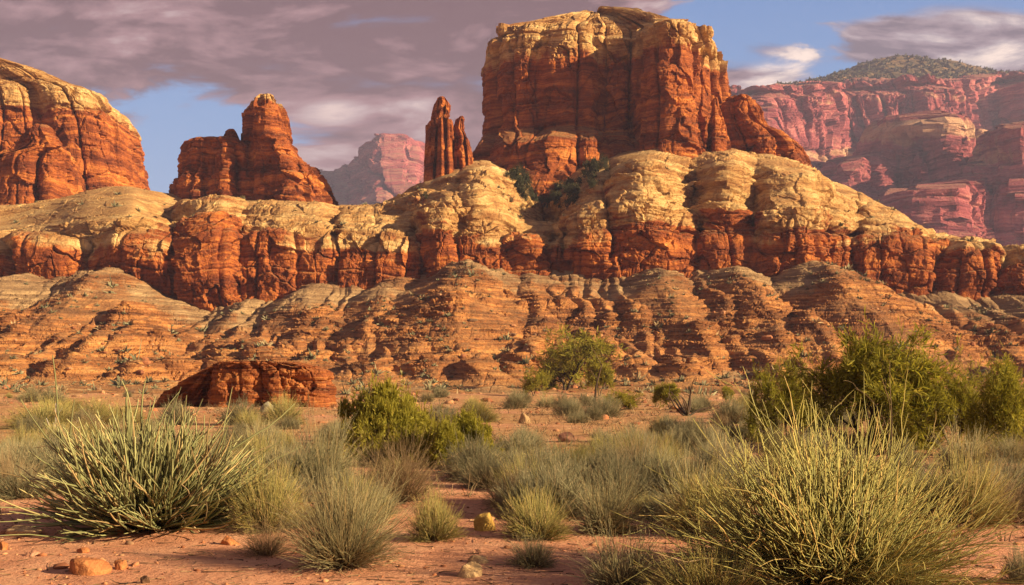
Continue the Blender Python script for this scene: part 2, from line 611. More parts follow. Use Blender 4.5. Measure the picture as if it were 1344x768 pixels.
def at_px(px, row):
    """ground point seen at a photo pixel"""
    Y = FPX * CAMZ / max(row - HROW, 6.0)
    for _ in range(12):
        X = (px - 672) / FPX * Y
        g = float(gheight(np.array([X]), np.array([Y]))[0])
        Y = 0.5 * Y + 0.5 * min(FPX * (CAMZ - g) / max(row - HROW, 6.0), 175.0)
    X = (px - 672) / FPX * Y
    return X, Y, float(gheight(np.array([X]), np.array([Y]))[0])


def sand_mat():
    m, N, bs = new_mat('red_sand')
    g = N.new('ShaderNodeNewGeometry')
    pos = g.outputs['Position']
    p = N.sep(pos)
    big = N.noise(pos, 0.16, 5, 0.6)
    mid = N.noise(pos, 1.3, 6, 0.65)
    fine = N.noise(pos, 22.0, 5, 0.7)
    f = N.add(N.mul(mid, 0.6), N.mul(fine, 0.45))
    col = N.ramp(f, [(0.32, (0.36, 0.150, 0.082)), (0.52, (0.62, 0.29, 0.17)), (0.70, (0.74, 0.42, 0.25))])
    # stony, drier soil with litter further from the wash
    dry = N.ramp(f, [(0.32, (0.22, 0.105, 0.05)), (0.52, (0.47, 0.25, 0.11)), (0.72, (0.64, 0.40, 0.19))])
    dm = N.smooth(N.add(N.mul(N.sub(big, 0.5), 2.2), N.smooth(p[1], 10.0, 30.0, 0.20, 0.75)), 0.30, 0.85)
    col = N.mix(dm, col, dry)
    N.put(bs.inputs['Base Color'], col)
    b = N.new('ShaderNodeBump')
    b.inputs['Strength'].default_value = 0.9
    b.inputs['Distance'].default_value = 0.09
    N.put(b.inputs['Height'], N.add(N.mul(fine, 0.5), N.add(mid, N.mul(N.noise(pos, 6.0, 4, 0.6), 0.5))))
    N.put(bs.inputs['Normal'], b.outputs[0])
    return m


def build_ground():
    m = sand_mat()
    ys = np.concatenate([[-3600, -900, -200, -40, -6, 0, 3], 3 + np.cumsum(np.geomspace(0.045, 1.6, 330))])
    ys = np.concatenate([ys[ys < 190], [200, 240, 300, 400, 700, 1200, 2000, 3600]])
    us = np.linspace(-0.85, 0.85, 620)
    us = np.concatenate([[-60, -8, -2], us, [2, 8, 60]])
    Yg, Ug = np.meshgrid(ys, us, indexing='ij')
    X = np.clip(Ug * np.maximum(np.abs(Yg), 14), -3600, 3600)
    X[:, 0] = -3600; X[:, -1] = 3600
    Z = np.where(np.abs(Yg) > 195, -0.6, gheight(X, Yg))
    V = np.stack([X, Yg, Z], -1)
    nv, nu = X.shape
    o = mesh_np('ground', V, grid_faces(nv, nu), m)
    tag(o, 'reddish sand and dry soil of the desert floor', 'ground', kind='structure')


build_ground()


# ------------------------------------------------------------------ slickrock terrace with its cliff band
# photo columns: px, cliff foot row, cliff top row, mid-dome row, crest row, extra setback of the dome
TERR = [(-260, 366, 330, 300, 262, 0), (-120, 366, 334, 302, 266, 4), (0, 366, 336, 304, 270, 6), (60, 364, 334, 300, 264, 0), (120, 358, 326, 292, 250, -10), (165, 362, 326, 290, 246, -12),
        (192, 372, 338, 296, 250, -2), (232, 404, 350, 302, 257, 12), (280, 404, 322, 292, 263, -4), (330, 398, 322, 288, 262, -4), (400, 385, 322, 286, 266, -3),
        (450, 376, 322, 290, 270, 0), (505, 372, 322, 290, 268, 2), (560, 366, 312, 272, 236, 4), (625, 360, 306, 260, 212, -9), (672, 361, 316, 274, 226, 6),
        (714, 362, 322, 298, 250, 18), (755, 362, 318, 280, 226, 9), (800, 360, 312, 262, 208, 0), (850, 358, 306, 252, 198, -11), (912, 360, 312, 256, 196, 5),
        (955, 362, 320, 250, 196, -9), (990, 368, 314, 254, 202, 3), (1050, 368, 316, 266, 220, -9), (1110, 376, 322, 282, 246, -2),
        (1160, 384, 332, 298, 270, 0), (1215, 390, 344, 318, 302, 0), (1265, 392, 350, 330, 316, 2), (1320, 393, 356, 340, 327, 2), (1420, 396, 362, 348, 338, 2), (1600, 400, 372, 360, 350, 2)]
# lobes between clefts (px) and how far each lobe bulges
CLEFT = [-260, -150, -60, 20, 118, 236, 318, 440, 546, 606, 668, 722, 742, 800, 914, 986, 1082, 1128, 1214, 1308, 1430, 1600]


def foot_row(px):
    t = np.array(TERR, float)
    return np.interp(px, t[:, 0], t[:, 1])


def build_terrace():
    YF = 240.0
    rows = []
    for px, ft, tp, md, cr, sb in TERR:
        h = ft - cr
        rows.append([(px, ft + 26, YF - 3), (px, ft, YF), (px, tp, YF + 4),
                     (px, (tp + md) / 2, YF + 12 + sb * 0.5), (px, md, YF + 26 + sb), (px, (md + cr) / 2, YF + 42 + sb),
                     (px, cr, YF + 26 + h * 0.30), (px, cr + 6, YF + 46 + h * 0.30), (px, cr + 34, YF + 90 + h * 0.3)])
    Pc = np.array(rows)                                         # (ncol, K, 3) in px,row,Y
    dpx = np.diff(Pc[:, 0, 0])
    tu = samples(dpx, 1.05)
    lv = np.abs(np.diff(Pc[..., 1], axis=1)).max(0) + np.abs(np.diff(Pc[..., 2], axis=1)).max(0) * 0.5
    lv[0] *= 0.3; lv[-2:] *= 0.4
    tv = samples(lv, 0.95)
    A = mono(Pc, tu)                                            # (nu, K, 3)
    Q = mono(np.swapaxes(A, 0, 1), tv)                          # (nv, nu, 3)
    px, row, Y = Q[..., 0], Q[..., 1], Q[..., 2]
    vpar = tv[:, None] * np.ones_like(px)
    X, _, Z = world(px, row, Y)
    P = np.stack([X, Y, Z], -1)
    # buttress lobes
    wob = 13 * perlin(px / 75, vpar * 0.8, None, 51) + 6 * perlin(px / 22, vpar * 2.0, None, 52) + 1.5 * perlin(px / 6, vpar * 6.0, None, 53)
    b = np.array(CLEFT, float)
    q = px + wob
    kk = np.clip(np.searchsorted(b, q) - 1, 0, len(b) - 2)
    t = np.clip((q - b[kk]) / (b[kk + 1] - b[kk]), 0, 1)
    wm = (b[kk + 1] - b[kk]) / FPX * 250
    tk = t ** (0.45 + 1.5 * h1(kk, 83))
    lobe = np.minimum(1.0, (1 - np.abs(2 * tk - 1) ** (1.3 + 2.2 * h1(kk, 84))) * 1.15)
    edge = np.minimum(t, 1 - t) * wm
    side = kk + (t > 0.5)
    fade = sstep(vpar, 0.5, 1.6) * (1 - 0.45 * sstep(vpar, 2.4, 3.6)) * (1 - 0.8 * sstep(vpar, 4.2, 5.6))
    fade = fade * (1 - sstep(-px, -260, -215) * sstep(vpar, 2.6, 3.6))
    out = fade * (lobe * np.minimum(0.28 * wm, 5.6) * (0.25 + 1.35 * h1(kk, 79)) - (0.2 + 1.8 * h1(side, 78)) * np.exp(-(edge / 0.5) ** 2) + (h1(kk, 77) - 0.5) * 3.6)
    n = normals(P)
    if n[..., 1].mean() > 0:
        n = -n
    P = P + n * out[..., None]
    n = normals(P)
    if n[..., 1].mean() > 0:
        n = -n
    cliff = sstep(vpar, 0.4, 1.1) * (1 - sstep(vpar, 2.0, 2.9))
    dome = sstep(vpar, 1.9, 2.9)
    x, y, z = P[..., 0], P[..., 1], P[..., 2]
    w1 = perlin(x / 24, y / 24, z / 20, 61); w2 = perlin(x / 7, y / 7, z / 6, 62); w3 = perlin(x / 2.2, y / 2.2, z / 2, 60)
    fa, ea = facets(x + 2 * w2, z + 1.2 * w1, 9.0, 3.2, 141)
    fb, eb = facets(x + w3, z + 0.5 * w2, 3.0, 1.3, 151)
    fc, ec = facets(x + 0.4 * w3, z, 1.1, 0.5, 161)
    # cliff fluting below, heavy rounded beds above
    dc = rock_relief(P, X, 1.0, 300, flute=0.40, ledge=0.5, rough=0.7, block=0.9, jsize=5.5, lsize=2.6)
    zw = z + 3.4 * w1 + 1.0 * w2 + 0.2 * w3
    kz, tz, dz, cz = cells(zw, zw.min() - 1, zw.max() + 1, 4.6, 63, 1.0)
    km, tm, dm, cm = cells(zw + 0.5 * w2, zw.min() - 2, zw.max() + 2, 1.0, 65, 0.9)
    ks, ts, ds, cs = cells(x + 5 * w1 + 2 * w2 + 9 * h1(kz, 66), x.min() - 12, x.max() + 20, 11.0, 67, 1.0)
    step = (1 - (1 - tz) ** 2.2) * (1 - sstep(tz, 0.86, 1.0) * 0.75)          # each bed swells out, then rolls back at its top
    soft = sstep(perlin(x / 30, y / 30, z / 12, 59) + 0.3 * (px < 560), -0.3, 0.2)
    dd = tz ** 1.15 * (1 - sstep(tz, 0.80, 1.0)) * np.minimum(cz * 0.80, 5.0) * (0.65 + 0.35 * soft) + (h1(kz, 68) - 0.5) * 1.4 - 1.0
    dd -= (0.3 + 0.7 * h2(ks, kz, 58)) * 1.2 * np.exp(-(dz / 0.26) ** 2)
    dd += (0.35 + 0.65 * soft) * (0.62 * tm * np.minimum(cm, 1.5) + (h1(km, 69) - 0.5) * 0.7 - 0.28 * np.exp(-(dm / 0.12) ** 2))
    dd += (h2(ks, kz, 70) - 0.5) * 1.2 + (1 - np.abs(2 * ts - 1) ** 6) * 0.3 - 0.6 * np.exp(-(ds / 0.22) ** 2) * (h2(ks, kz, 57) > 0.6)
    dd += soft * (1.9 * fa - 0.5 * np.exp(-(ea / 0.05) ** 2) * (fa < 0.1)) + (0.25 + 0.75 * soft) * (0.7 * fb + 0.32 * fc)
    dd += 1.4 * fbm(x / 20, y / 16, z / 12, 3, 71) + 0.62 * fbm(x / 2.4, y / 2.4, z / 1.4, 4, 72, gain=0.66)
    dd += 0.5 * np.minimum(0, fbm(x / 7, y / 7, z / 4, 3, 56, mode='billow'))
    # sandy aprons near the crest lose the beds
    sandy = sstep(vpar + 1.3 * sstep(-px, -250, -150), 4.6, 5.6) * sstep(perlin(px / 90, row / 60, None, 73) + 0.45 * (px < 560) + 0.4 * (px < 230) + 0.35 * (px > 700), -0.25, 0.25)
    d = cliff * dc + dome * dd * (1 - 0.8 * sandy)
    nh = n.copy(); nh[..., 2] *= 0.7
    V = P + nh * d[..., None]
    pale = sstep(vpar + 0.45 * w1 + 1.3 * (h1(kz, 82) - 0.5) + 0.5 * (h1(kk, 81) - 0.5) + 0.35 * (px < 230), 0.6, 2.3)
    pale -= 0.45 * sstep(perlin(px / 70, row / 22, None, 74), 0.1, 0.5) * (1 - sandy)
    # the red buttresses in the photograph
    red = np.exp(-((px - 285) / 55) ** 2) * (vpar < 3.2) + np.exp(-((px - 950) / 28) ** 2) * (vpar < 2.9) + np.exp(-((px - 1200) / 40) ** 2) * (vpar < 3.5)
    pale = np.clip(pale - 0.9 * red, 0, 1)
    nv, nu = px.shape
    o = mesh_np('sandstone_terrace', V, grid_faces(nv, nu), M['rock'], {'pale': pale}, False)
    tag(o, 'cream domed sandstone terrace above a red cliff band', 'cliff', kind='structure')
    return V, vpar


# ------------------------------------------------------------------ talus below the cliffs
# spurs: px at the cliff foot, px at the toe, width, strength, row where it starts
SPURS = [(-180, -200, 80, 1, 370), (-60, -90, 70, 1, 380), (40, 10, 62, 1.0, 385), (150, 160, 75, 1.0, 378), (330, 300, 60, 0.9, 410), (420, 380, 48, 0.8, 400), (520, 470, 56, 1.0, 385),
         (612, 560, 62, 1.5, 362), (660, 650, 40, 0.8, 385), (700, 745, 34, 0.6, 380), (860, 800, 52, 1.2, 362), (955, 905, 50, 1.1, 366), (1062, 1040, 80, 1.7, 350),
         (1150, 1190, 60, 0.8, 390), (1240, 1270, 60, 0.8, 396), (1330, 1370, 70, 0.9, 396), (1450, 1480, 80, 1, 396)]


def build_talus():
    px0 = np.arange(-280, 1620, 1.1)
    nv = 330
    t = np.linspace(-0.22, 1, nv)[:, None]
    px = px0[None, :] * np.ones((nv, 1))
    ft = foot_row(px) - 4 - 12 * np.exp(-((px - 612) / 26) ** 2) - 20 * np.exp(-((px - 1062) / 30) ** 2) - 8 * np.exp(-((px - 950) / 24) ** 2)
    low = t < 0
    # concave foot, steeper under the cliffs
    Yp = 158 + np.where(t > 0, 84 * t, 300 * t) + 0 * px
    tneg = np.minimum(t, 0) + 0 * px
    t = np.maximum(t, 0) + 0 * px
    row = 517 + (ft - 517) * (0.30 * t + 0.70 * t ** 1.25)
    X, _, Z = world(px, row, Yp)
    sf = sstep(t, 0.02, 0.3) * (1 - 0.5 * sstep(t, 0.85, 1.0))
    base = Z + 0.0
    Xw = X + 2.6 * perlin(X / 15, Yp / 11, None, 81) + 0.9 * perlin(X / 5, Yp / 4, None, 82)
    Yw = Yp + 2.0 * perlin(X / 12, Yp / 12, None, 80)
    rng = np.random.default_rng(4)
    cones = []
    for a, b, w, q_, r0 in SPURS:                       # the long spurs under the buttresses
        cones.append((a, 0.97, 0.9 + 1.1 * q_, 0.46))
        for tt in (0.72, 0.50):
            cones.append((b + (a - b) * tt + rng.normal(0, 10), tt + rng.normal(0, 0.05), 1.6 + 1.3 * q_ * rng.uniform(0.6, 1.3), rng.uniform(0.50, 0.62)))
    for i in range(130):                                  # and the many short ones lower down
        cones.append((-290 + 1920 * (i + rng.uniform(0, 1)) / 130, rng.uniform(0.10, 0.66), rng.uniform(0.5, 2.6), rng.uniform(0.42, 0.62)))
    ridge = np.full_like(Z, -99.0)
    for cpx, ct, ch, cs_ in cones:
        cy_ = 158 + 84 * ct
        cx_ = (cpx - 672) / FPX * cy_
        col = int(np.clip((cpx + 280) / 1.1, 0, len(px0) - 1))
        zb = np.interp(cy_, Yp[:, col], base[:, col])
        dx = np.abs(Xw - cx_); dy = np.minimum(Yw - cy_, 0)
        up = np.maximum(Yw - cy_, 0)
        zz = np.minimum(base, zb) + np.minimum(up * 0.05, 0) + ch - cs_ * 1.05 * np.sqrt(dx * dx * 1.25 + dy * dy + 0.6)
        zz = np.where(dy < 0, zb + ch - cs_ * (0.55 * np.sqrt(dx * dx * 1.25 + dy * dy + 0.6) + 0.45 * (dx + 0.9 * np.abs(dy))), base + ch * np.exp(-up / 14) - cs_ * dx * 1.1)
        ridge = np.maximum(ridge, zz)
    low_ = base - 2.3 * sf
    ridge = base + (ridge - base) * 1.3
    spur = np.clip((ridge - low_) / 3.6, 0, 1)
    Z = np.where(t > 0, np.maximum(ridge, low_), Z)
    Z = base + (Z - base) * sf
    x, y = X, Yp
    rill = fbm(x / 6 + 0.9 * perlin(x / 20, y / 20, None, 83), y / 12, None, 5, 84, mode='ridge', gain=0.55)
    Z = Z + rill * 0.5 * sf + 1.2 * sf * fbm(x / 26, y / 16, None, 3, 79)
    # knobby weathered bench half way up
    band = np.exp(-((t - 0.50 - 0.14 * perlin(px / 110, t * 0 + 0.5, None, 85)) / 0.17) ** 2)
    bill = fbm(x / 7.0, y / 8.0, Z / 5.0, 4, 86, mode='billow')
    Z = Z + np.maximum(bill, -0.15) * 2.8 * band * sf * sstep(perlin(x / 26, y / 40, None, 78), -0.35, 0.2)
    Z = np.where(tneg < 0, 0.05 + tneg * 4.5 + 0 * Z, Z)
    Z = Z + (1.5 * fbm(X / 12, Yp / 16, None, 4, 77) + 0.5) * sstep(tneg, -0.22, -0.08) * (1 - sstep(t, 0.0, 0.2))
    P = np.stack([X, Yp, Z], -1)
    n = normals(P)
    if n[..., 2].mean() < 0:
        n = -n
    x, y, z = P[..., 0], P[..., 1], P[..., 2]
    w1 = perlin(x / 25, y / 25, z / 12, 87); w2 = perlin(x / 7, y / 7, z / 4, 88)
    zw = z + 1.0 * w1 + 0.35 * w2 + 0.012 * x
    ka, ta, da, ca = cells(zw, zw.min() - 1, zw.max() + 1, 1.9, 89, 1.0)
    kb, tb, db, cb = cells(zw, zw.min() - 1, zw.max() + 1, 0.62, 90, 0.9)
    ledge = 0.25 + 0.75 * sstep(fbm(x / 22, y / 14, z / 9, 3, 91), -0.45, 0.15)
    kj, tj, dj, cj = cells(x + 2 * w1 + 5 * h1(ka, 92), x.min() - 9, x.max() + 12, 5.0, 93, 1.0)
    d = ledge * ((ta ** 1.4) * np.minimum(ca * 0.9, 2.1) + (h2(kj, ka, 94) - 0.5) * 0.9 - 0.3 * np.exp(-(dj / 0.2) ** 2))
    d += (0.3 + 0.7 * ledge) * ((tb ** 1.4) * np.minimum(cb * 0.9, 0.62) + (h1(kb, 95) - 0.5) * 0.35)
    ft1, et1 = facets(x + w2, zw, 2.6, 0.9, 171)
    ft2, et2 = facets(x, z + 0.2 * w2, 0.9, 0.4, 181)
    d += ledge * (0.8 * ft1 + 0.3 * ft2)
    d += 0.3 * fbm(x / 2.6, y / 2.6, z / 1.3, 4, 96, gain=0.62)
    kr, tr, dr, cr_ = cells(zw, zw.min() - 1, zw.max() + 1, 4.2, 191, 1.0)
    d += (h1(kr, 192) > 0.5) * (tr ** 1.3) * 1.7 * sstep(perlin(x / 18, y / 12, z / 5, 193), -0.3, 0.15)
    scree = sstep(fbm(x / 13, y / 16, None, 3, 194), -0.05, 0.28)
    d *= 1 - 0.78 * scree
    d *= sstep(t + tneg, -0.2, 0.14) * (1.05 - 0.45 * sstep(t, 0.55, 0.8))
    nh = n.copy()
    nh[..., 2] *= 0.40
    V = P + nh * d[..., None]
    V[0, :, 2] = -0.9
    pale = 0.15 + 0.50 * sstep(t + 0.1 * w1, 0.6, 0.9) + 0.5 * (1 - sstep(spur, 0.0, 0.35)) + 0.25 * w1
    pale -= 0.35 * sstep(-t, -0.45, -0.05)
    o = mesh_np('talus_slope', V, grid_faces(nv, len(px0)), M['talus'], {'pale': np.clip(pale, 0, 1)}, False)
    tag(o, 'layered talus slope with spurs and gullies below the cliff band', 'slope', kind='structure')
    return V


TV, TVP = build_terrace()
SV = build_talus()
print('terrain', round(time.time() - T0, 1))


# ------------------------------------------------------------------ buttes and spires
def front(lft, rgt, shape, bulge=1.0):
    """front outline: fractions of the width with a depth each"""
    return [(lft + (rgt - lft) * a, d * bulge) for a, d in shape]


def build_main_butte():
    Y0 = 318.0
    base = zrow(290, Y0)
    org = ((785 - 672) / FPX * Y0, Y0 + 25, base)
    root = empty('sandstone_butte', org, 'massive flat-topped red sandstone butte standing highest in the middle of the ridge', 'butte')
    fx = [636, 644, 668, 689, 697, 716, 748, 762, 768, 792, 815, 828, 842, 862, 886, 897, 905, 918, 930, 938]
    fx = [795 + (x - 787) * 0.965 for x in fx]
    def lev(row, dx, dep):
        return (row, [(x + o, d) for x, o, d in zip(fx, dx, dep)])
    up = [26, 10, 5, 5, 9, 4, 2, 4, 9, 6, 6, 6, -6, -17, -17, -6, 10, 17, 21, 30]
    n = len(fx)
    L = []
    apron = [16, -2, -9, -10, -12, -13, -12, -12, -10, -6, -4, -8, -16, -19, -18, -12, 0, 6, 12, 26]
    L.append(lev(290, [-34, -30, -24, -16, -10, -6, -2, 0, 0, 0, 0, -2, -8, -6, 8, 12, 14, 16, 18, 20], [a - 6 for a in apron]))
    L.append(lev(246, [-24, -22, -18, -12, -8, -6, -2, 0, 0, 0, 0, -2, -8, -6, 8, 12, 14, 16, 18, 20], [a - 4 for a in apron]))
    L.append(lev(214, [-18, -16, -12, -8, -6, -3, -1, 0, 0, 0, 0, -1, -5, -3, 6, 9, 11, 12, 13, 15], apron))
    L.append(lev(190, [-14, -12, -8, -6, -4, -2, 0, 0, 0, 0, 0, 0, -3, -2, 4, 7, 9, 10, 11, 12], [a + 1 for a in apron]))
    L.append(lev(178, [-6, -5, -4, -3, -2, 0, 0, 0, 0, 0, 0, 0, -2, 0, 3, 6, 8, 9, 10, 10],
                 [(a * 0.45 + b * 0.55) for a, b in zip(apron, up)][:11] + [3, -12, -17, -15, -8, 4, 8, 14, 28]))
    L.append(lev(166, [0] * 12 + [-1, 0, 2, 4, 6, 7, 8, 8], up[:11] + [5, -10, -16, -14, -7, 5, 9, 15, 29]))
    L.append(lev(120, [1] * 12 + [0, 0, 0, 0, 0, 0, 1, 1], up[:11] + [6, -8, -13, -12, -5, 6, 10, 16, 29]))
    L.append(lev(85, [3, 2, 2, 1, 1] + [0] * 12 + [-2, -4, -5], up[:11] + [6, -5, -10, -9, -3, 6, 10, 16, 28]))
    def flat(k_, c_):
        return [u * k_ + c_ for u in up]
    L.append(lev(62, [6, 4, 3, 2, 1] + [0] * 12 + [-5, -8, -11], flat(0.85, 1)))
    L.append(lev(50, [8, 6, 4, 2, 1] + [0] * 12 + [-7, -11, -14], flat(0.62, 1)))
    L.append(lev(46, [11, 8, 5, 3, 2] + [0] * 12 + [-9, -13, -17], flat(0.55, 4)))
    L.append(lev(40, [22, 20, 12, 8, 5] + [0] * 9 + [-4, -6, -6, -10, -16, -22], flat(0.36, 6)))
    def shr(row, f, cx, push):
        return (row, [(cx + (x - cx) * f, 0.2 * d + push) for x, d in zip(fx, up)])
    L.append(shr(33.5, 0.87, 790, 8))
    L.append(shr(27, 0.66, 784, 12))
    L.append(shr(21.5, 0.46, 784, 16))
    L.append(shr(19, 0.30, 782, 20))
    L.append(shr(18, 0.06, 780, 24))
    butte_mesh('butte_body', L, Y0, 1100, M['rock'], 0.34, 1.0, root, org, pale=(100, 40), flute=1.0, ledge=0.4, rough=0.7, block=1.2, jsize=7.0, lsize=3.6)
    sh = [(0, 10), (0.15, 2), (0.4, -3), (0.7, -2), (0.9, 3), (1, 10)]
    P = [(214, front(926, 958, sh)), (196, front(928, 955, sh)), (170, front(931, 951, sh, 0.8)), (150, front(933, 947, sh, 0.6)),
         (138, front(934, 944, sh, 0.5)), (131, front(936, 942, sh, 0.35)), (128.5, front(938, 940, sh, 0.1))]
    butte_mesh('pinnacle', P, 305.0, 1200, M['rock'], 0.34, 1.0, root, org, flute=0.22, ledge=0.55, rough=0.5, block=0.4, jsize=4, lsize=2.2)


SHP = [(0, 22), (0.04, 9), (0.14, 2), (0.26, -1), (0.32, 4), (0.40, -2), (0.55, -5), (0.66, -3), (0.71, 2), (0.80, -2), (0.92, 3), (1, 18)]


def simple_butte(name, label, cat, levels, Y0, seed, center, group=None, parts=None, **kw):
    """levels: (row, left px, right px, bulge)"""
    ox = ((center - 672) / FPX * Y0, Y0 + 6, zrow(levels[0][0], Y0))
    root = empty(name, ox, label, cat, group)
    butte_mesh('rock_body', [(r, front(a, b, SHP, g)) for r, a, b, g in levels], Y0, seed, M['rock'], parent=root, offset=ox, **kw)
    for pn, lv, yy, sd, kk in (parts or []):
        butte_mesh(pn, [(r, front(a, b, SHP, g)) for r, a, b, g in lv], yy, sd, M['rock'], parent=root, offset=ox, **kk)
    return root


def build_buttes():
    build_main_butte()
    simple_butte('rock_fin', 'low orange rock fin stepping down on the far side of the highest butte', 'rock fin',
                 [(250, 936, 1076, 1), (232, 940, 1067, 1), (212, 942, 1062, 1), (190, 945, 1052, 0.9), (176, 946, 1034, 0.8), (166, 947, 1012, 0.7),
                  (150, 949, 997, 0.6), (136, 952, 990, 0.5), (129, 958, 983, 0.35), (126, 964, 975, 0.1)],
                 332.0, 1300, 1000, flute=0.45, ledge=0.8, rough=0.9, block=0.7, jsize=5, lsize=2.6)
    simple_butte('rock_spire', 'tall slender red spire with a narrow knob balanced on its top', 'spire',
                 [(252, 552, 600, 0.6), (236, 557, 598, 0.55), (200, 559, 596, 0.5), (165, 560, 595, 0.5), (158, 560, 595, 0.5), (156.5, 568, 590, 0.4), (153.5, 572, 586, 0.3),
                  (150, 567, 591, 0.35), (141, 567, 591, 0.35), (135, 569, 590, 0.3), (130, 573, 586, 0.2), (127, 577, 582, 0.05)],
                 296.0, 1400, 577, cell=0.22, flute=0.07, ledge=0.2, rough=0.25, block=0.42, jsize=6, lsize=3.4)
    simple_butte('rock_spire', 'shorter pointed red spire leaning against the knob-topped one', 'spire',
                 [(246, 588, 632, 0.6), (228, 590, 622, 0.55), (205, 591, 620, 0.5), (182, 592, 617, 0.45), (174, 592, 613, 0.4),
                  (171, 593, 609, 0.35), (160, 596.5, 609, 0.3), (154.5, 602, 608.5, 0.15), (152.5, 605, 607, 0.04)],
                 301.0, 1500, 605, cell=0.22, flute=0.07, ledge=0.2, rough=0.25, block=0.42, jsize=6, lsize=3.4)
    simple_butte('sandstone_butte', 'small red butte with a blunt tower rising from its stepped shoulder', 'butte',
                 [(282, 312, 452, 1), (268, 312, 441, 1), (250, 315, 431, 0.95), (228, 318, 419, 0.85), (214, 320, 409, 0.8), (206, 321, 394, 0.75),
                  (190, 322, 384, 0.65), (168, 323, 374, 0.6), (150, 324, 371, 0.55), (140, 326, 368, 0.5), (132, 331, 363, 0.4), (127, 337, 357, 0.25), (124.5, 343, 350, 0.05)],
                 300.0, 1600, 340, pale=(152, 118), flute=0.45, ledge=0.4, rough=0.8, block=1.0, jsize=5, lsize=2.8,
                 parts=[('shoulder', [(280, 222, 356, 0.8), (262, 228, 350, 0.8), (232, 230, 345, 0.75), (229, 236, 343, 0.7), (210, 239, 338, 0.65), (192, 243, 330, 0.6),
                                      (186, 246, 322, 0.5), (182, 255, 315, 0.3), (180.5, 275, 300, 0.05)], 303.0, 1650,
                         dict(flute=0.38, ledge=0.6, rough=0.6, block=0.7, jsize=4.5, lsize=2.4)),
                        ('knob', [(196, 290, 322, 0.3), (184, 293, 315, 0.25), (175, 294, 311, 0.2), (170.5, 297, 308, 0.1), (169, 301, 305, 0.03)], 305.0, 1680,
                         dict(cell=0.25, flute=0.15, ledge=0.4, rough=0.35, block=0.3, jsize=3, lsize=1.6))])
    simple_butte('sandstone_butte', 'broad butte with a rounded cream cap standing at the western end of the ridge', 'butte',
                 [(272, -230, 184, 1.1), (246, -225, 176, 1.1), (215, -220, 171, 1.05), (172, -215, 166, 1), (152, -212, 161, 1), (138, -208, 156, 1),
                  (128, -205, 150, 0.95), (119, -200, 141, 0.85), (112, -190, 124, 0.7), (106, -185, 100, 0.55), (98, -175, 78, 0.4), (94, -170, 66, 0.35), (86, -150, 46, 0.25), (80, -120, 20, 0.2), (74, -80, -10, 0.05)],
                 330.0, 1700, 0, pale=(168, 118), flute=0.6, ledge=0.75, rough=0.9, block=0.8, jsize=7, lsize=3)
    simple_butte('rock_buttress', 'dark red stepped buttress jutting from the foot of the cream-capped butte', 'buttress',
                 [(290, -80, 104, 0.9), (268, -72, 98, 0.9), (240, -66, 95, 0.85), (222, -60, 93, 0.8), (206, -40, 90, 0.7), (198, 2, 88, 0.6), (190, 24, 78, 0.5),
                  (180, 32, 70, 0.45), (172, 38, 64, 0.35), (167, 43, 60, 0.2), (164.5, 49, 54, 0.04)],
                 300.0, 1800, 20, flute=0.4, ledge=0.6, rough=0.7, block=0.8, jsize=4.5, lsize=2.6)
    # weathered block on the flat in front of the talus
    Y0 = 60.0
    SH2 = [(0, 1.6), (0.03, 0.35), (0.18, 0.1), (0.3, -0.2), (0.42, 0.1), (0.55, -0.25), (0.7, -0.1), (0.82, -0.2), (0.96, 0.3), (1, 1.5)]
    ox = ((350 - 672) / FPX * Y0, Y0 + 1.5, 0.0)
    root = empty('rock_outcrop', ox, 'low rust-red rock block with a flat top on the sandy flat before the talus', 'outcrop')
    butte_mesh('rock_body', [(r, front(a, b, SH2, g)) for r, a, b, g in
                             [(548, 278, 438, 1.1), (536, 281, 433, 1.0), (520, 283, 431, 1), (510, 283, 431, 0.95), (504, 282, 430, 1), (497, 283, 429, 1.0), (488, 284, 426, 1.0),
                              (482, 285, 420, 1.0), (478, 287, 408, 1.0), (476, 291, 394, 0.9), (475.6, 305, 370, 0.5), (475.4, 325, 348, 0.05)]],
               Y0, 1900, M['outcrop'], cell=0.36, k=0.22, parent=root, offset=ox, flute=0.25, ledge=1.1, rough=0.4, block=0.9, jsize=5, lsize=1.8)
    ox2 = ((245 - 672) / FPX * 63, 64, 0.0)
    root = empty('rubble_heap', ox2, 'dark heap of broken rock slumped against the west end of the rust-red block', 'rubble heap')
    butte_mesh('rock_body', [(r, front(a, b, SH2, g)) for r, a, b, g in
                             [(546, 196, 300, 1.1), (530, 206, 298, 1), (514, 222, 296, 0.9), (500, 246, 294, 0.7), (490, 262, 292, 0.5), (483, 274, 290, 0.25), (480, 280, 286, 0.04)]],
               62.0, 1950, M['outcrop'], cell=0.36, k=0.22, parent=root, offset=ox2, flute=0.3, ledge=0.9, rough=1.7, block=1.3, jsize=3, lsize=2.0)


M['outcrop'] = rock_mat('rust_rock', [(0.11, 0.032, 0.016), (0.28, 0.085, 0.030), (0.46, 0.165, 0.05), (0.60, 0.29, 0.11)], CREAM,
                        (0.40, 0.20, 0.09), k=0.22, streak=0.8, dustamt=0.35, line=1.6, wob=2.0)
build_buttes()
print('buttes', round(time.time() - T0, 1))


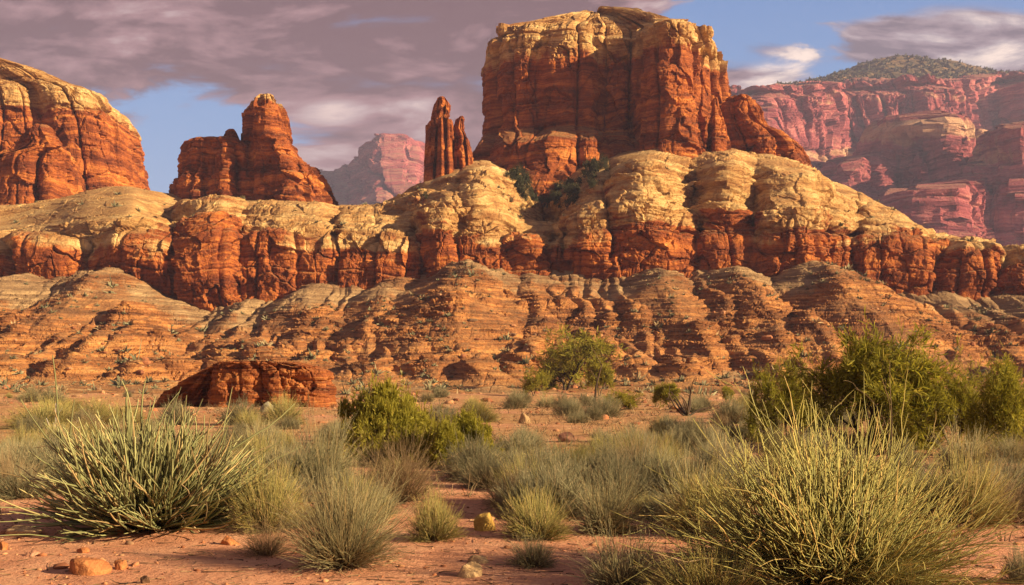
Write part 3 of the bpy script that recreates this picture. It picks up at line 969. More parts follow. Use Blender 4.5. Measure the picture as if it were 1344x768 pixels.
# ------------------------------------------------------------------ far canyon walls and mountain
def far_wall(name, label, cols, seed, k, pale_rows, flute=1.0, ledge=0.6, cell=1.0, mat=None, kind='structure', cat='cliff', jag=0.0):
    """cols: px + list of (row, Y)"""
    Pc = np.array([[(px, r, y) for r, y in pts] for px, pts in cols])
    tu = samples(np.diff(Pc[:, 0, 0]), cell)
    lv = np.abs(np.diff(Pc[..., 1], axis=1)).max(0) + np.abs(np.diff(Pc[..., 2], axis=1)).max(0) * 0.06
    tv = samples(lv, cell * 0.85)
    Q = lin(np.swapaxes(mono(Pc, tu), 0, 1), tv)
    px, row, Y = Q[..., 0], Q[..., 1], Q[..., 2]
    X, _, Z = world(px, row, Y)
    Z = Z + jag * k * (fbm(px / 16, px * 0 + 0.3, None, 4, seed + 95, gain=0.6, mode='ridge') - 0.3) * np.ones_like(row)
    P = np.stack([X, Y, Z], -1)
    n = normals(P)
    if n[..., 1].mean() > 0:
        n = -n
    d = rock_relief(P, X + 0.3 * Y, k, seed, flute=flute, ledge=ledge, rough=0.7, block=1.1, jsize=3.6, lsize=9.0)
    d += k * 4.2 * fbm(P[..., 0] / (k * 16), P[..., 1] / (k * 16), P[..., 2] / (k * 120), 4, seed + 90, mode='ridge')
    nh = n.copy(); nh[..., 2] *= 0.5
    up = np.clip(n[..., 2], 0, 1)
    V = P + nh * (d * (1 - 0.5 * sstep(up, 0.5, 0.95)))[..., None]
    pale = np.zeros_like(px)
    for r0, r1, amt in pale_rows:
        pale = np.maximum(pale, amt * np.exp(-((row - (r0 + r1) / 2) / (abs(r1 - r0) / 2 + 1e-6)) ** 2))
    nv, nu = px.shape
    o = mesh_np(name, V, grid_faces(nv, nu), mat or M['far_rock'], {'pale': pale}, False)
    tag(o, label, cat, kind=kind)
    return V


def build_far():
    Yw = 1500.0
    cols = []
    for px, rim in [(880, 134), (960, 126), (1010, 119), (1060, 115), (1110, 112), (1170, 110), (1240, 108), (1300, 105), (1360, 102), (1450, 99), (1600, 95)]:
        dy = 60 * math.sin(px * 0.035) + (px - 1150) * 0.55
        cols.append((px, [(420, 1120), (330, 1200 + dy), (270, 1330 + dy), (222, 1440 + dy), (200, Yw + dy), (150, Yw + 22 + dy), (122 + (rim - 105), Yw + 30 + dy),
                          (rim + 9, Yw + 60 + dy), (rim, Yw + 66 + dy), (rim - 1, Yw + 260 + dy), (rim + 20, Yw + 700 + dy)]))
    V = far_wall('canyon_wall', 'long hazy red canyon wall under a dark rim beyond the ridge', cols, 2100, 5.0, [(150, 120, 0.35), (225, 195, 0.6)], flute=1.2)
    # forested hill standing on the rim
    Yh = 1720.0
    cols = []
    for px, top in [(1020, 116), (1075, 107), (1105, 97), (1135, 86), (1160, 78), (1190, 74), (1218, 78), (1250, 83), (1285, 91), (1330, 97), (1400, 100)]:
        cols.append((px, [(118, Yh - 60), (top * 0.5 + 56, Yh), (top, Yh + 90), (top + 6, Yh + 200), (118, Yh + 300)]))
    hill = far_wall('hill', 'dark scrub-covered hill on top of the canyon rim', cols, 2200, 4.0, [(100, 80, 0.5)], flute=0.2, ledge=0.5, mat=M['hill'], cat='hill')
    # pink lit spurs in front of the wall
    cols = []
    for px, cr in [(1090, 300), (1150, 292), (1190, 264), (1200, 262), (1222, 266), (1252, 252), (1282, 236), (1300, 214), (1318, 182), (1335, 173), (1360, 176), (1400, 168), (1500, 176)]:
        dy = 30 * math.sin(px * 0.05) + (px - 1280) * 0.5
        cols.append((px, [(430, 980), (345, 1010 + dy), (cr + (345 - cr) * 0.55, 1040 + dy), (cr + 6, 1052 + dy), (cr, 1064 + dy), (cr + 4, 1100 + dy), (cr + 70, 1190)]))
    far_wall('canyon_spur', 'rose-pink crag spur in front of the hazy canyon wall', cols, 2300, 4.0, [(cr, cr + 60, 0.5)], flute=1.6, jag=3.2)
    cols = []
    for px, cr in [(1060, 262), (1100, 250), (1112, 232), (1122, 216), (1130, 234), (1150, 232), (1160, 212), (1180, 176), (1215, 168), (1255, 172), (1280, 192), (1292, 206), (1310, 230), (1340, 250), (1400, 260)]:
        dy = 40 * math.sin(px * 0.06 + 1) + (px - 1200) * 0.4
        cols.append((px, [(420, 1150), (330, 1170 + dy), (cr + (310 - cr) * 0.5, 1215 + dy), (cr + 10, 1232 + dy), (cr, 1246 + dy), (cr + 4, 1290 + dy), (cr + 60, 1380)]))
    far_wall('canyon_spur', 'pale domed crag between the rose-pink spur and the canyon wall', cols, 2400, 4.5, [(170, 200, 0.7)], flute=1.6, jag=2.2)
    # mountain
    cols = []
    for px, cr in [(330, 262), (392, 240), (418, 229), (440, 230), (462, 220), (482, 206), (498, 195), (510, 187), (519, 184), (528, 191), (538, 205), (551, 199), (575, 212), (610, 212), (660, 240), (720, 258)]:
        dy = 90 * math.sin(px * 0.045)
        cols.append((px, [(330, 1750), (285, 1900 + dy), (cr + (275 - cr) * 0.5, 2080 + dy), (cr, 2200 + dy), (cr + 5, 2300 + dy), (cr + 60, 2600)]))
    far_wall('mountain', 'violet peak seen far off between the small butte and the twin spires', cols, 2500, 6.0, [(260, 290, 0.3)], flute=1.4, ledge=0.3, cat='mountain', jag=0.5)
    return V, hill


def hill_mat():
    m, N, bs = new_mat('scrubby_hill')
    g = N.new('ShaderNodeNewGeometry')
    n1 = N.noise(g.outputs['Position'], 0.06, 6, 0.7)
    n2 = N.noise(g.outputs['Position'], 0.012, 3, 0.6)
    col = N.ramp(N.add(N.mul(n1, 0.7), N.mul(n2, 0.3)), [(0.38, (0.05, 0.045, 0.026)), (0.5, (0.13, 0.09, 0.042)), (0.62, (0.30, 0.18, 0.08))])
    N.put(bs.inputs['Base Color'], col)
    return m


M['hill'] = hill_mat()
FWV, HILLV = build_far()
print('far', round(time.time() - T0, 1))


# ------------------------------------------------------------------ haze
def build_haze():
    m = bpy.data.materials.new('haze_air')
    m.use_nodes = True
    nt = m.node_tree
    nt.nodes.clear()
    out = nt.nodes.new('ShaderNodeOutputMaterial')
    pv = nt.nodes.new('ShaderNodeVolumePrincipled')
    pv.inputs['Color'].default_value = (0.58, 0.62, 1.0, 1)
    pv.inputs['Density'].default_value = 0.000165
    pv.inputs['Anisotropy'].default_value = 0.0
    nt.links.new(pv.outputs[0], out.inputs['Volume'])
    x, y0, y1, z0, z1 = 3700, -3700, 3700, -3.0, 640
    V = np.array([(sx, sy, sz) for sz in (z0, z1) for sx, sy in ((-x, y0), (x, y0), (x, y1), (-x, y1))], float)
    F = [(0, 3, 2, 1), (4, 5, 6, 7), (0, 1, 5, 4), (1, 2, 6, 5), (2, 3, 7, 6), (3, 0, 4, 7)]
    o = mesh_np('haze', V, F, m, smooth=False)
    tag(o, 'thin bluish haze in the air over the whole valley', 'haze', kind='stuff')


build_haze()


# ------------------------------------------------------------------ plants
def frames(P):
    T = np.gradient(P, axis=1)
    T /= np.maximum(np.linalg.norm(T, axis=-1, keepdims=True), 1e-9)
    ref = np.zeros_like(T); ref[..., 0] = 0.31; ref[..., 1] = 0.87; ref[..., 2] = 0.38
    a = np.cross(T, ref)
    a /= np.maximum(np.linalg.norm(a, axis=-1, keepdims=True), 1e-9)
    return a, np.cross(T, a)


def tubes(P, rad, sides=3, rnd=None, t0=0.0, t1=1.0):
    """P (n,m,3), rad (n,m) -> V, F, t, rnd"""
    n, m, _ = P.shape
    a, b = frames(P)
    th = 2 * np.pi * np.arange(sides) / sides
    V = P[:, :, None] + rad[:, :, None, None] * (a[:, :, None] * np.cos(th)[:, None] + b[:, :, None] * np.sin(th)[:, None])
    idx = np.arange(n * m * sides).reshape(n, m, sides)
    nx = np.roll(idx, -1, 2)
    F = np.stack([idx[:, :-1], nx[:, :-1], nx[:, 1:], idx[:, 1:]], -1).reshape(-1, 4)
    t = (t0 + (t1 - t0) * np.linspace(0, 1, m))[None, :, None] * np.ones((n, m, sides))
    r = (np.zeros(n) if rnd is None else rnd)[:, None, None] * np.ones((n, m, sides))
    return V.reshape(-1, 3), F, t.ravel(), r.ravel()


def blades(P, half, rng, rnd=None, t0=0.0, t1=1.0):
    """flat ribbons, each turned at random about its own axis"""
    n, m, _ = P.shape
    a, b = frames(P)
    th = rng.uniform(0, np.pi, n)[:, None, None]
    w = (a * np.cos(th) + b * np.sin(th)) * half[:, :, None]
    V = np.stack([P - w, P + w], 2)
    idx = np.arange(n * m * 2).reshape(n, m, 2)
    F = np.stack([idx[:, :-1, 0], idx[:, :-1, 1], idx[:, 1:, 1], idx[:, 1:, 0]], -1).reshape(-1, 4)
    t = (t0 + (t1 - t0) * np.linspace(0, 1, m))[None, :, None] * np.ones((n, m, 2))
    r = (np.zeros(n) if rnd is None else rnd)[:, None, None] * np.ones((n, m, 2))
    return V.reshape(-1, 3), F, t.ravel(), r.ravel()


def join(parts):
    V, F, t, r, o = [], [], [], [], 0
    for v, f, a, b in parts:
        V.append(v); F.append(f + o); t.append(a); r.append(b)
        o += len(v)
    return np.concatenate(V), np.concatenate(F), np.concatenate(t), np.concatenate(r)


def grow(rng, n, base_r, L, Lsd, tilt, tpow, bend, wig, m):
    az = rng.uniform(0, 2 * np.pi, n)
    u = rng.uniform(0, 1, n)
    tl = R(tilt) * u ** tpow
    ln = L * np.exp(rng.normal(0, Lsd, n))
    br = base_r * np.sqrt(rng.uniform(0, 1, n))
    ba = az + rng.normal(0, 0.8, n)
    P = np.zeros((n, m + 1, 3))
    P[:, 0, 0] = br * np.cos(ba); P[:, 0, 1] = br * np.sin(ba)
    bd = R(1) * (bend + rng.normal(0, abs(bend) * 0.5 + 13, n))
    wa = np.cumsum(rng.normal(0, wig, (n, m)), 1)
    wt = np.cumsum(rng.normal(0, wig * 0.6, (n, m)), 1)
    for i in range(m):
        f = (i + 0.5) / m
        a = az + wa[:, i]
        q = np.clip(tl + bd * f ** 1.2 + wt[:, i], 0, 2.0)
        st = ln / m
        P[:, i + 1, 0] = P[:, i, 0] + st * np.sin(q) * np.cos(a)
        P[:, i + 1, 1] = P[:, i, 1] + st * np.sin(q) * np.sin(a)
        P[:, i + 1, 2] = P[:, i, 2] + st * np.cos(q)
    P[..., 2] = np.maximum(P[..., 2], 0.004)
    return P, ln


def sprout(rng, P, k, lo, hi, dev, frac, m, wig=0.12, up=0.0, ends=True):
    """k side shoots per path"""
    n, mm, _ = P.shape
    src = np.repeat(np.arange(n), k)
    t = rng.uniform(lo, hi, n * k)
    f = t * (mm - 1)
    i = np.clip(f.astype(int), 0, mm - 2)
    g = (f - i)[:, None]
    A = P[src, i]; B = P[src, i + 1]
    p0 = A * (1 - g) + B * g
    d = B - A
    d /= np.maximum(np.linalg.norm(d, axis=1, keepdims=True), 1e-9)
    plen = np.linalg.norm(np.diff(P, axis=1), axis=-1).sum(1)[src]
    rv = rng.normal(0, 1, d.shape)
    rv -= (rv * d).sum(1, keepdims=True) * d
    rv /= np.maximum(np.linalg.norm(rv, axis=1, keepdims=True), 1e-9)
    an = R(1) * np.abs(rng.normal(dev, dev * 0.35, n * k))[:, None]
    d = d * np.cos(an) + rv * np.sin(an)
    ln = plen * frac * np.exp(rng.normal(0, 0.25, n * k)) * (1.25 - 0.5 * t)
    Q = np.zeros((n * k, m + 1, 3))
    Q[:, 0] = p0
    for j in range(m):
        d = d + rng.normal(0, wig, d.shape)
        d[:, 2] += up / m
        d /= np.linalg.norm(d, axis=1, keepdims=True)
        Q[:, j + 1] = Q[:, j] + d * (ln / m)[:, None]
    return Q


def taper(n, m, r0, r1, p=1.0):
    return (r0 + (r1 - r0) * np.linspace(0, 1, m + 1) ** p)[None, :] * np.ones((n, 1))


def plant_mat(name, stops, straw, rough=0.75, trans=0.0, mot=0.35):
    m, N, bs = new_mat(name)
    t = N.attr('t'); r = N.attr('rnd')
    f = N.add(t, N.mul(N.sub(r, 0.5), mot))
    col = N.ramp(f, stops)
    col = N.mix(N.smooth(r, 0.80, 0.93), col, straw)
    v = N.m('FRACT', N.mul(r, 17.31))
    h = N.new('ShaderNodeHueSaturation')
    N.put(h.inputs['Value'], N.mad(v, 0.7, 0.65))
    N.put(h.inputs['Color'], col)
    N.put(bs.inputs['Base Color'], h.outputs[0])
    bs.inputs['Roughness'].default_value = rough
    bs.inputs['Specular IOR Level'].default_value = 0.25
    if trans:
        tr = N.new('ShaderNodeBsdfTranslucent')
        N.put(tr.inputs[0], h.outputs[0])
        mx = N.new('ShaderNodeMixShader')
        mx.inputs[0].default_value = trans
        N.nt.links.new(bs.outputs[0], mx.inputs[1])
        N.nt.links.new(tr.outputs[0], mx.inputs[2])
        out = [n for n in N.nt.nodes if n.type == 'OUTPUT_MATERIAL'][0]
        N.nt.links.new(mx.outputs[0], out.inputs[0])
    return m


STRAW = (0.46, 0.33, 0.15)
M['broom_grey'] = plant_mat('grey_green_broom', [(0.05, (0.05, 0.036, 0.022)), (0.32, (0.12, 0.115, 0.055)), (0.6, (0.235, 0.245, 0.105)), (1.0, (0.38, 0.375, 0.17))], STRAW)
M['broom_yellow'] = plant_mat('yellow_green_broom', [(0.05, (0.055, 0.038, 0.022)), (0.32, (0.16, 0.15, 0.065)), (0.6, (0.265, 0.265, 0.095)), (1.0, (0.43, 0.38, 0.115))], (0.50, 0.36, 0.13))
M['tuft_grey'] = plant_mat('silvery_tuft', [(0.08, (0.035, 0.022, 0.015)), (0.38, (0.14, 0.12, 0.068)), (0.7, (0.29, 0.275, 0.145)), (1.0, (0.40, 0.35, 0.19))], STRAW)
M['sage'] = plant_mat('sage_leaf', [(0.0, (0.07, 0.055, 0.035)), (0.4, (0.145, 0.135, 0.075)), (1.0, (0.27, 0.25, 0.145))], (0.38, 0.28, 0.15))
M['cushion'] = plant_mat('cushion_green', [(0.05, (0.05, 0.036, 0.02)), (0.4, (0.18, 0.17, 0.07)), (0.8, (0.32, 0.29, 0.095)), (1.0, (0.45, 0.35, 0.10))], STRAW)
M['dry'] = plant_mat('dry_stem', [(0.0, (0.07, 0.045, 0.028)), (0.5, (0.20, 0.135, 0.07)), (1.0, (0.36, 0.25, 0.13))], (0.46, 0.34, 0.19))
M['wood'] = plant_mat('dark_wood', [(0.0, (0.045, 0.03, 0.02)), (0.6, (0.085, 0.055, 0.035)), (1.0, (0.16, 0.105, 0.06))], (0.22, 0.16, 0.10))
M['pale_wood'] = plant_mat('bleached_wood', [(0.0, (0.34, 0.28, 0.22)), (1.0, (0.58, 0.52, 0.44))], (0.5, 0.45, 0.38))
M['leaf'] = plant_mat('mesquite_leaf', [(0.0, (0.17, 0.17, 0.025)), (0.5, (0.28, 0.26, 0.035)), (1.0, (0.42, 0.36, 0.05))], (0.44, 0.35, 0.06), trans=0.45)
M['leaf_dark'] = plant_mat('deep_green_leaf', [(0.0, (0.11, 0.12, 0.02)), (0.5, (0.255, 0.24, 0.03)), (1.0, (0.43, 0.37, 0.045))], (0.46, 0.36, 0.06), trans=0.5)
M['juniper'] = plant_mat('juniper_leaf', [(0.0, (0.03, 0.036, 0.016)), (1.0, (0.075, 0.075, 0.032))], (0.10, 0.09, 0.04))
M['yucca'] = plant_mat('yucca_leaf', [(0.0, (0.13, 0.15, 0.05)), (1.0, (0.24, 0.27, 0.07))], (0.3, 0.27, 0.09))


class Kind:
    """meshes of one plant (unit height), used again for every plant of that kind"""
    def __init__(self, parts):
        self.parts = parts          # list of (name, mesh)


def plant_part(name, geo, mat):
    V, F, t, r = geo
    o = mesh_np(name, V, F, mat, {'t': t, 'rnd': r}, smooth=True)
    me = o.data
    bpy.data.objects.remove(o)
    return (name, me)


def plant(kind, name, label, cat, loc, w, h, rz, group=None, depth=None):
    """an Empty at the foot, with its parts; w and h are the full width and height in metres"""
    root = empty(name, loc, label, cat, group, rz, (w, w if depth is None else depth, h))
    for pn, me in kind.parts:
        o = bpy.data.objects.new(pn, me)
        COL.objects.link(o)
        o.parent = root
    return root


def norm_kind(parts, pct=97):
    """scale geometry so that the whole plant is 1 wide and 1 high"""
    allv = np.concatenate([g[0] for _, g, _ in parts])
    r = np.percentile(np.hypot(allv[:, 0], allv[:, 1]), pct) * 2
    h = np.percentile(allv[:, 2], 98.5)
    out = []
    for nme, (V, F, t, q), mat in parts:
        V = V / np.array([r, r, h])
        out.append(plant_part(nme, (V, F, t, q), mat))
    return Kind(out)


def broom_kind(seed, mat, n=420, k=3, width=0.0055, tilt=78, bend=-14, wig=0.10, aspect=1.0, base=0.13, wood=True, k2=0, tpow=0.6, shoots=(0.25, 0.8), lsd=0.22, wl=0.36, wn=70, wr=0.011):
    rng = np.random.default_rng(seed)
    P, ln = grow(rng, n, base, 1.0, lsd, tilt, tpow, bend, wig, 7)
    P[..., :2] *= aspect
    P[..., 2] *= 1 - 0.10 * np.sin(2 * np.arctan2(P[:, -1:, 1], P[:, -1:, 0]) + seed)
    parts = [tubes(P, taper(n, 7, width, width * 0.35, 1.4) * rng.uniform(0.7, 1.3, (n, 1)), 3, rng.uniform(0, 1, n))]
    Q = sprout(rng, P, k, shoots[0], shoots[1], 17, 0.5, 5, 0.09, 0.10)
    parts.append(tubes(Q, taper(len(Q), 5, width * 0.75, width * 0.25) * rng.uniform(0.7, 1.3, (len(Q), 1)), 3, rng.uniform(0, 1, len(Q)), 0.4, 1.0))
    if k2:
        Q2 = sprout(rng, Q, k2, 0.2, 0.9, 22, 0.45, 4, 0.12, 0.10)
        parts.append(tubes(Q2, taper(len(Q2), 4, width * 0.55, width * 0.2), 3, rng.uniform(0, 1, len(Q2)), 0.6, 1.0))
    res = [('stems', join(parts), mat)]
    if wood:
        D, _ = grow(rng, max(24, n // 12), base, 1.02, 0.2, min(tilt + 6, 95), tpow, 22, 0.16, 7)
        D2 = sprout(rng, D, 3, 0.4, 1.0, 32, 0.3, 3, 0.3)
        res.append(('dead_stems', join([tubes(D, taper(len(D), 7, width * 0.75, width * 0.3), 3, rng.uniform(0, 1, len(D)), 0.3, 1.0),
                                        tubes(D2, taper(len(D2), 3, width * 0.45, width * 0.2), 3, rng.uniform(0, 1, len(D2)), 0.5, 1.0)]), M['dry']))
        W, _ = grow(rng, wn, base * 0.9, wl, 0.35, 88, 0.7, 12, 0.28, 6)
        W[..., :2] *= aspect
        W2 = sprout(rng, W, 3, 0.3, 0.9, 42, 0.5, 4, 0.30)
        res.append(('woody_base', join([tubes(W, taper(wn, 6, wr, wr * 0.36), 4, rng.uniform(0, 0.8, wn)),
                                        tubes(W2, taper(len(W2), 4, 0.005, 0.002), 3, rng.uniform(0, 0.9, len(W2)), 0.3, 1.0)]), M['wood']))
    return norm_kind(res)


def leafy_kind(seed, mat, limbs=5, k1=5, k2=6, k3=5, nleaf=14, leaf=0.05, lw=0.008, trunk_len=0.45, trunk_n=2, tilt=35, droop=0.0, dev=(38, 40, 36), trunk_r=0.03, open_=1.0):
    rng = np.random.default_rng(seed)
    Tk, _ = grow(rng, trunk_n, 0.03 * trunk_n, trunk_len, 0.15, tilt, 0.8, 10, 0.12, 6)
    L1 = sprout(rng, Tk, limbs, 0.35, 1.0, dev[0], 0.85, 5, 0.16, 0.25)
    L2 = sprout(rng, L1, k1, 0.25, 1.0, dev[1], 0.62, 5, 0.16, 0.10)
    L3 = sprout(rng, L2, k2, 0.15, 1.0, dev[2], 0.62, 4, 0.16, -droop)
    L4 = sprout(rng, L3, k3, 0.1, 1.0, 48, 0.9, 3, 0.20, -droop)
    wood = [tubes(Tk, taper(len(Tk), 6, trunk_r, trunk_r * 0.6), 7, rng.uniform(0, .6, len(Tk)), 0, .4),
            tubes(L1, taper(len(L1), 5, trunk_r * 0.55, trunk_r * 0.25), 5, rng.uniform(0, .6, len(L1)), 0.1, .5),
            tubes(L2, taper(len(L2), 5, trunk_r * 0.26, trunk_r * 0.1), 4, rng.uniform(0, .6, len(L2)), .2, .8),
            tubes(L3, taper(len(L3), 4, trunk_r * 0.1, trunk_r * 0.05), 3, rng.uniform(0, .6, len(L3)), .3, .9)]
    Lf = sprout(rng, np.concatenate([L4]), nleaf, 0.05, 1.0, 38, 1.0, 2, 0.12, -droop * 0.5)
    d = Lf - Lf[:, :1]
    l = np.maximum(np.linalg.norm(d[:, -1], axis=1), 1e-6)
    Lf = Lf[:, :1] + d * (leaf * rng.uniform(0.6, 1.4, len(Lf)) / l)[:, None, None]
    hf = np.array([0.5, 1.0, 0.15])[None, :] * lw * rng.uniform(0.6, 1.4, (len(Lf), 1))
    clump = np.repeat(rng.uniform(0, 1, len(L3)), k3 * nleaf)
    rr = np.clip(0.55 * clump + 0.45 * rng.uniform(0, 1, len(Lf)), 0, 1)
    gs = [blades(Lf, hf, rng, rr, 0.2, 1.0), tubes(L4, taper(len(L4), 3, trunk_r * 0.05, trunk_r * 0.03), 3, rng.uniform(0, .6, len(L4)), 0.0, 0.3)]
    return norm_kind([('trunk', join(wood), M['wood']), ('crown', join(gs), mat)], 93)


def at(px, row, sink=0.03):
    X, Y, Z = at_px(px, row)
    return (X, Y, Z - sink), Y / FPX            # location and metres per photo pixel


def put(kind, name, label, cat, px, row, wpx, hpx, group=None, rz=None, depth=None, seed=[0]):
    loc, mpp = at(px, row)
    seed[0] += 1
    rz = (seed[0] * 2.399) % 6.283 if rz is None else rz
    return plant(kind, name, label, cat, loc, wpx * mpp, hpx * mpp, rz, group, None if depth is None else depth * mpp)


def build_big_shrubs():
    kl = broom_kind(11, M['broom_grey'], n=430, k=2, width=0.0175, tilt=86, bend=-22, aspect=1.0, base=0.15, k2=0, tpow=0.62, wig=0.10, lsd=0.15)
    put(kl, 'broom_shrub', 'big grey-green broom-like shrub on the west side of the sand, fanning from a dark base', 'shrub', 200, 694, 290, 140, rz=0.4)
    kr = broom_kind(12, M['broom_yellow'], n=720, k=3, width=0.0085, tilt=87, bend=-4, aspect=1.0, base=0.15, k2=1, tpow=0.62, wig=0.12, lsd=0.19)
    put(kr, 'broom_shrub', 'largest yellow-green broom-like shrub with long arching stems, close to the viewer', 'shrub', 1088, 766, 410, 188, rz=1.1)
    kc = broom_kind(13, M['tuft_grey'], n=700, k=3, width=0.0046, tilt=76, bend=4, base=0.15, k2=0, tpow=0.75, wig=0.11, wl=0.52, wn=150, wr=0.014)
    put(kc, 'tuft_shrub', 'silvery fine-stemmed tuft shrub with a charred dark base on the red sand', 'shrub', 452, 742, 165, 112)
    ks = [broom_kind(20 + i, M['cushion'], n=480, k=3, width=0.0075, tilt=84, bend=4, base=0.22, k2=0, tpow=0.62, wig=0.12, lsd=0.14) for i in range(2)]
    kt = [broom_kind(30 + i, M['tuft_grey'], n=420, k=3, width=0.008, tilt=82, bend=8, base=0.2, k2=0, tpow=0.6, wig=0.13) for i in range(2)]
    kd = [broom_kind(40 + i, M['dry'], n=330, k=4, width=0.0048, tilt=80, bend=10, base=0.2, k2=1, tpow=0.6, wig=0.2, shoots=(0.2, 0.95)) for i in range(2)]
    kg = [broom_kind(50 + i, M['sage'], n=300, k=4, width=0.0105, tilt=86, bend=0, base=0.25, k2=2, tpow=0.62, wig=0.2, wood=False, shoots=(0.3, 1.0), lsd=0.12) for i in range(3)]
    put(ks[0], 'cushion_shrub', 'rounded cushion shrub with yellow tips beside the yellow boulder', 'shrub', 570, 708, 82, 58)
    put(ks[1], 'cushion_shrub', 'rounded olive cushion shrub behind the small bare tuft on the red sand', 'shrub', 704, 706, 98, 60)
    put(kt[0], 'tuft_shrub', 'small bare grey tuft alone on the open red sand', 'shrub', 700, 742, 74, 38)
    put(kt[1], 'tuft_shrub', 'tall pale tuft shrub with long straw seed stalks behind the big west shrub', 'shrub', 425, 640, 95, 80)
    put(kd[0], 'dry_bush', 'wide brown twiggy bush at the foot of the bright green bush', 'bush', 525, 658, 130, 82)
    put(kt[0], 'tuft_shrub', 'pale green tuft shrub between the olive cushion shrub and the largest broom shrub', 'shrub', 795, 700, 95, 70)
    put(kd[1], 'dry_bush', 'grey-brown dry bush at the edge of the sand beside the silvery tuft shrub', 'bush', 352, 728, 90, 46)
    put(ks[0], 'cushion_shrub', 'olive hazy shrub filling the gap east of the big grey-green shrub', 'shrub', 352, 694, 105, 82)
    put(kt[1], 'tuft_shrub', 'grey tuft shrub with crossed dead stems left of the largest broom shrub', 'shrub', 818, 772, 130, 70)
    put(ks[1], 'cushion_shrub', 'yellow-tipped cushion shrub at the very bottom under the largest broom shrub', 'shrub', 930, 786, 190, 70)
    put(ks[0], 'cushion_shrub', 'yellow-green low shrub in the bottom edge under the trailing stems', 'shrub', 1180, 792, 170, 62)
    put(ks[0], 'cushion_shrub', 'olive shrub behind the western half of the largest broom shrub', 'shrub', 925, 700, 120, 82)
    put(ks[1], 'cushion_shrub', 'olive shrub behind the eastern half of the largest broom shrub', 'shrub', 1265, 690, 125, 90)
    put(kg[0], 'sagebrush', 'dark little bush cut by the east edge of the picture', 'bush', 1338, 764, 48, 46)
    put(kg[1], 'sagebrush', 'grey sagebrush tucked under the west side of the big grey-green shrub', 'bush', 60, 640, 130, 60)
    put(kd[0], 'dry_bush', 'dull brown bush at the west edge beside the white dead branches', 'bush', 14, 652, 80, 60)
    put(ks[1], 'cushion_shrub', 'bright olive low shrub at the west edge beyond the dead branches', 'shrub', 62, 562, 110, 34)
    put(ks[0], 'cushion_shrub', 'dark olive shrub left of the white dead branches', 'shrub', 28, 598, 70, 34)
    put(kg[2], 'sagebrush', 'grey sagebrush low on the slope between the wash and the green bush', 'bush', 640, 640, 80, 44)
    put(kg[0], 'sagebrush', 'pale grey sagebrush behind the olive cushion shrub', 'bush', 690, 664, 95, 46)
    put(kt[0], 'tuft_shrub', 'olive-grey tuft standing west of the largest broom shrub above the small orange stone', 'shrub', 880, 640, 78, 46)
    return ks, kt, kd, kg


def build_trees():
    far = [leafy_kind(70 + i, M['leaf'], limbs=6, k1=4, k2=5, k3=4, nleaf=8, leaf=0.10, lw=0.008, trunk_len=0.5, trunk_n=2, tilt=24, trunk_r=0.022) for i in range(2)]
    near = [leafy_kind(80 + i, M['leaf_dark'], limbs=6, k1=5, k2=5, k3=4, nleaf=8, leaf=0.10, lw=0.0055, trunk_len=0.5, trunk_n=3, tilt=40, trunk_r=0.024) for i in range(2)]
    bush = leafy_kind(90, M['leaf'], limbs=8, k1=5, k2=6, k3=5, nleaf=11, leaf=0.07, lw=0.0055, trunk_len=0.30, trunk_n=12, tilt=80, trunk_r=0.014)
    put(far[0], 'mesquite_tree', 'lone light green mesquite tree with a dark forked trunk in front of the talus', 'tree', 741, 514, 104, 78)
    put(bush, 'mesquite_bush', 'bright green rounded mesquite bush in the middle of the flat', 'bush', 518, 605, 106, 84)
    put(bush, 'mesquite_bush', 'lower green bush growing against the east side of the bright green mesquite bush', 'bush', 592, 612, 80, 58, rz=2.2)
    put(near[0], 'mesquite_tree', 'tallest dark green mesquite tree above the largest broom shrub', 'tree', 1140, 588, 165, 142)
    put(near[1], 'mesquite_tree', 'lower dark green mesquite at the west end of the tree row', 'tree', 1030, 580, 92, 100)
    put(near[1], 'mesquite_tree', 'medium dark green mesquite between the tallest one and the bare-trunked one', 'tree', 1250, 590, 110, 106, rz=0.5)
    put(near[0], 'mesquite_tree', 'dark green mesquite with a twisted bare trunk at the east edge', 'tree', 1328, 598, 92, 116, rz=2.5)
    put(far[1], 'shrub_tree', 'small yellow-green bush by the talus above the black agave stump', 'bush', 895, 506, 54, 28)
    put(far[1], 'shrub_tree', 'small round green bush beside the black agave stump', 'bush', 880, 538, 40, 34, rz=1)
    put(far[0], 'shrub_tree', 'low green bush on the flat east of the bent dead trunk', 'bush', 812, 538, 52, 24, rz=2)
    put(far[1], 'shrub_tree', 'little green bush between the black agave stump and the tree row', 'bush', 952, 530, 24, 22, rz=3)
    put(far[0], 'shrub_tree', 'low green bush spreading beside the foot of the lone mesquite tree', 'bush', 700, 520, 34, 34, rz=4)
    put(far[1], 'shrub_tree', 'low green bush under the bent dead trunk', 'bush', 786, 520, 36, 40, rz=5)
    return far, near


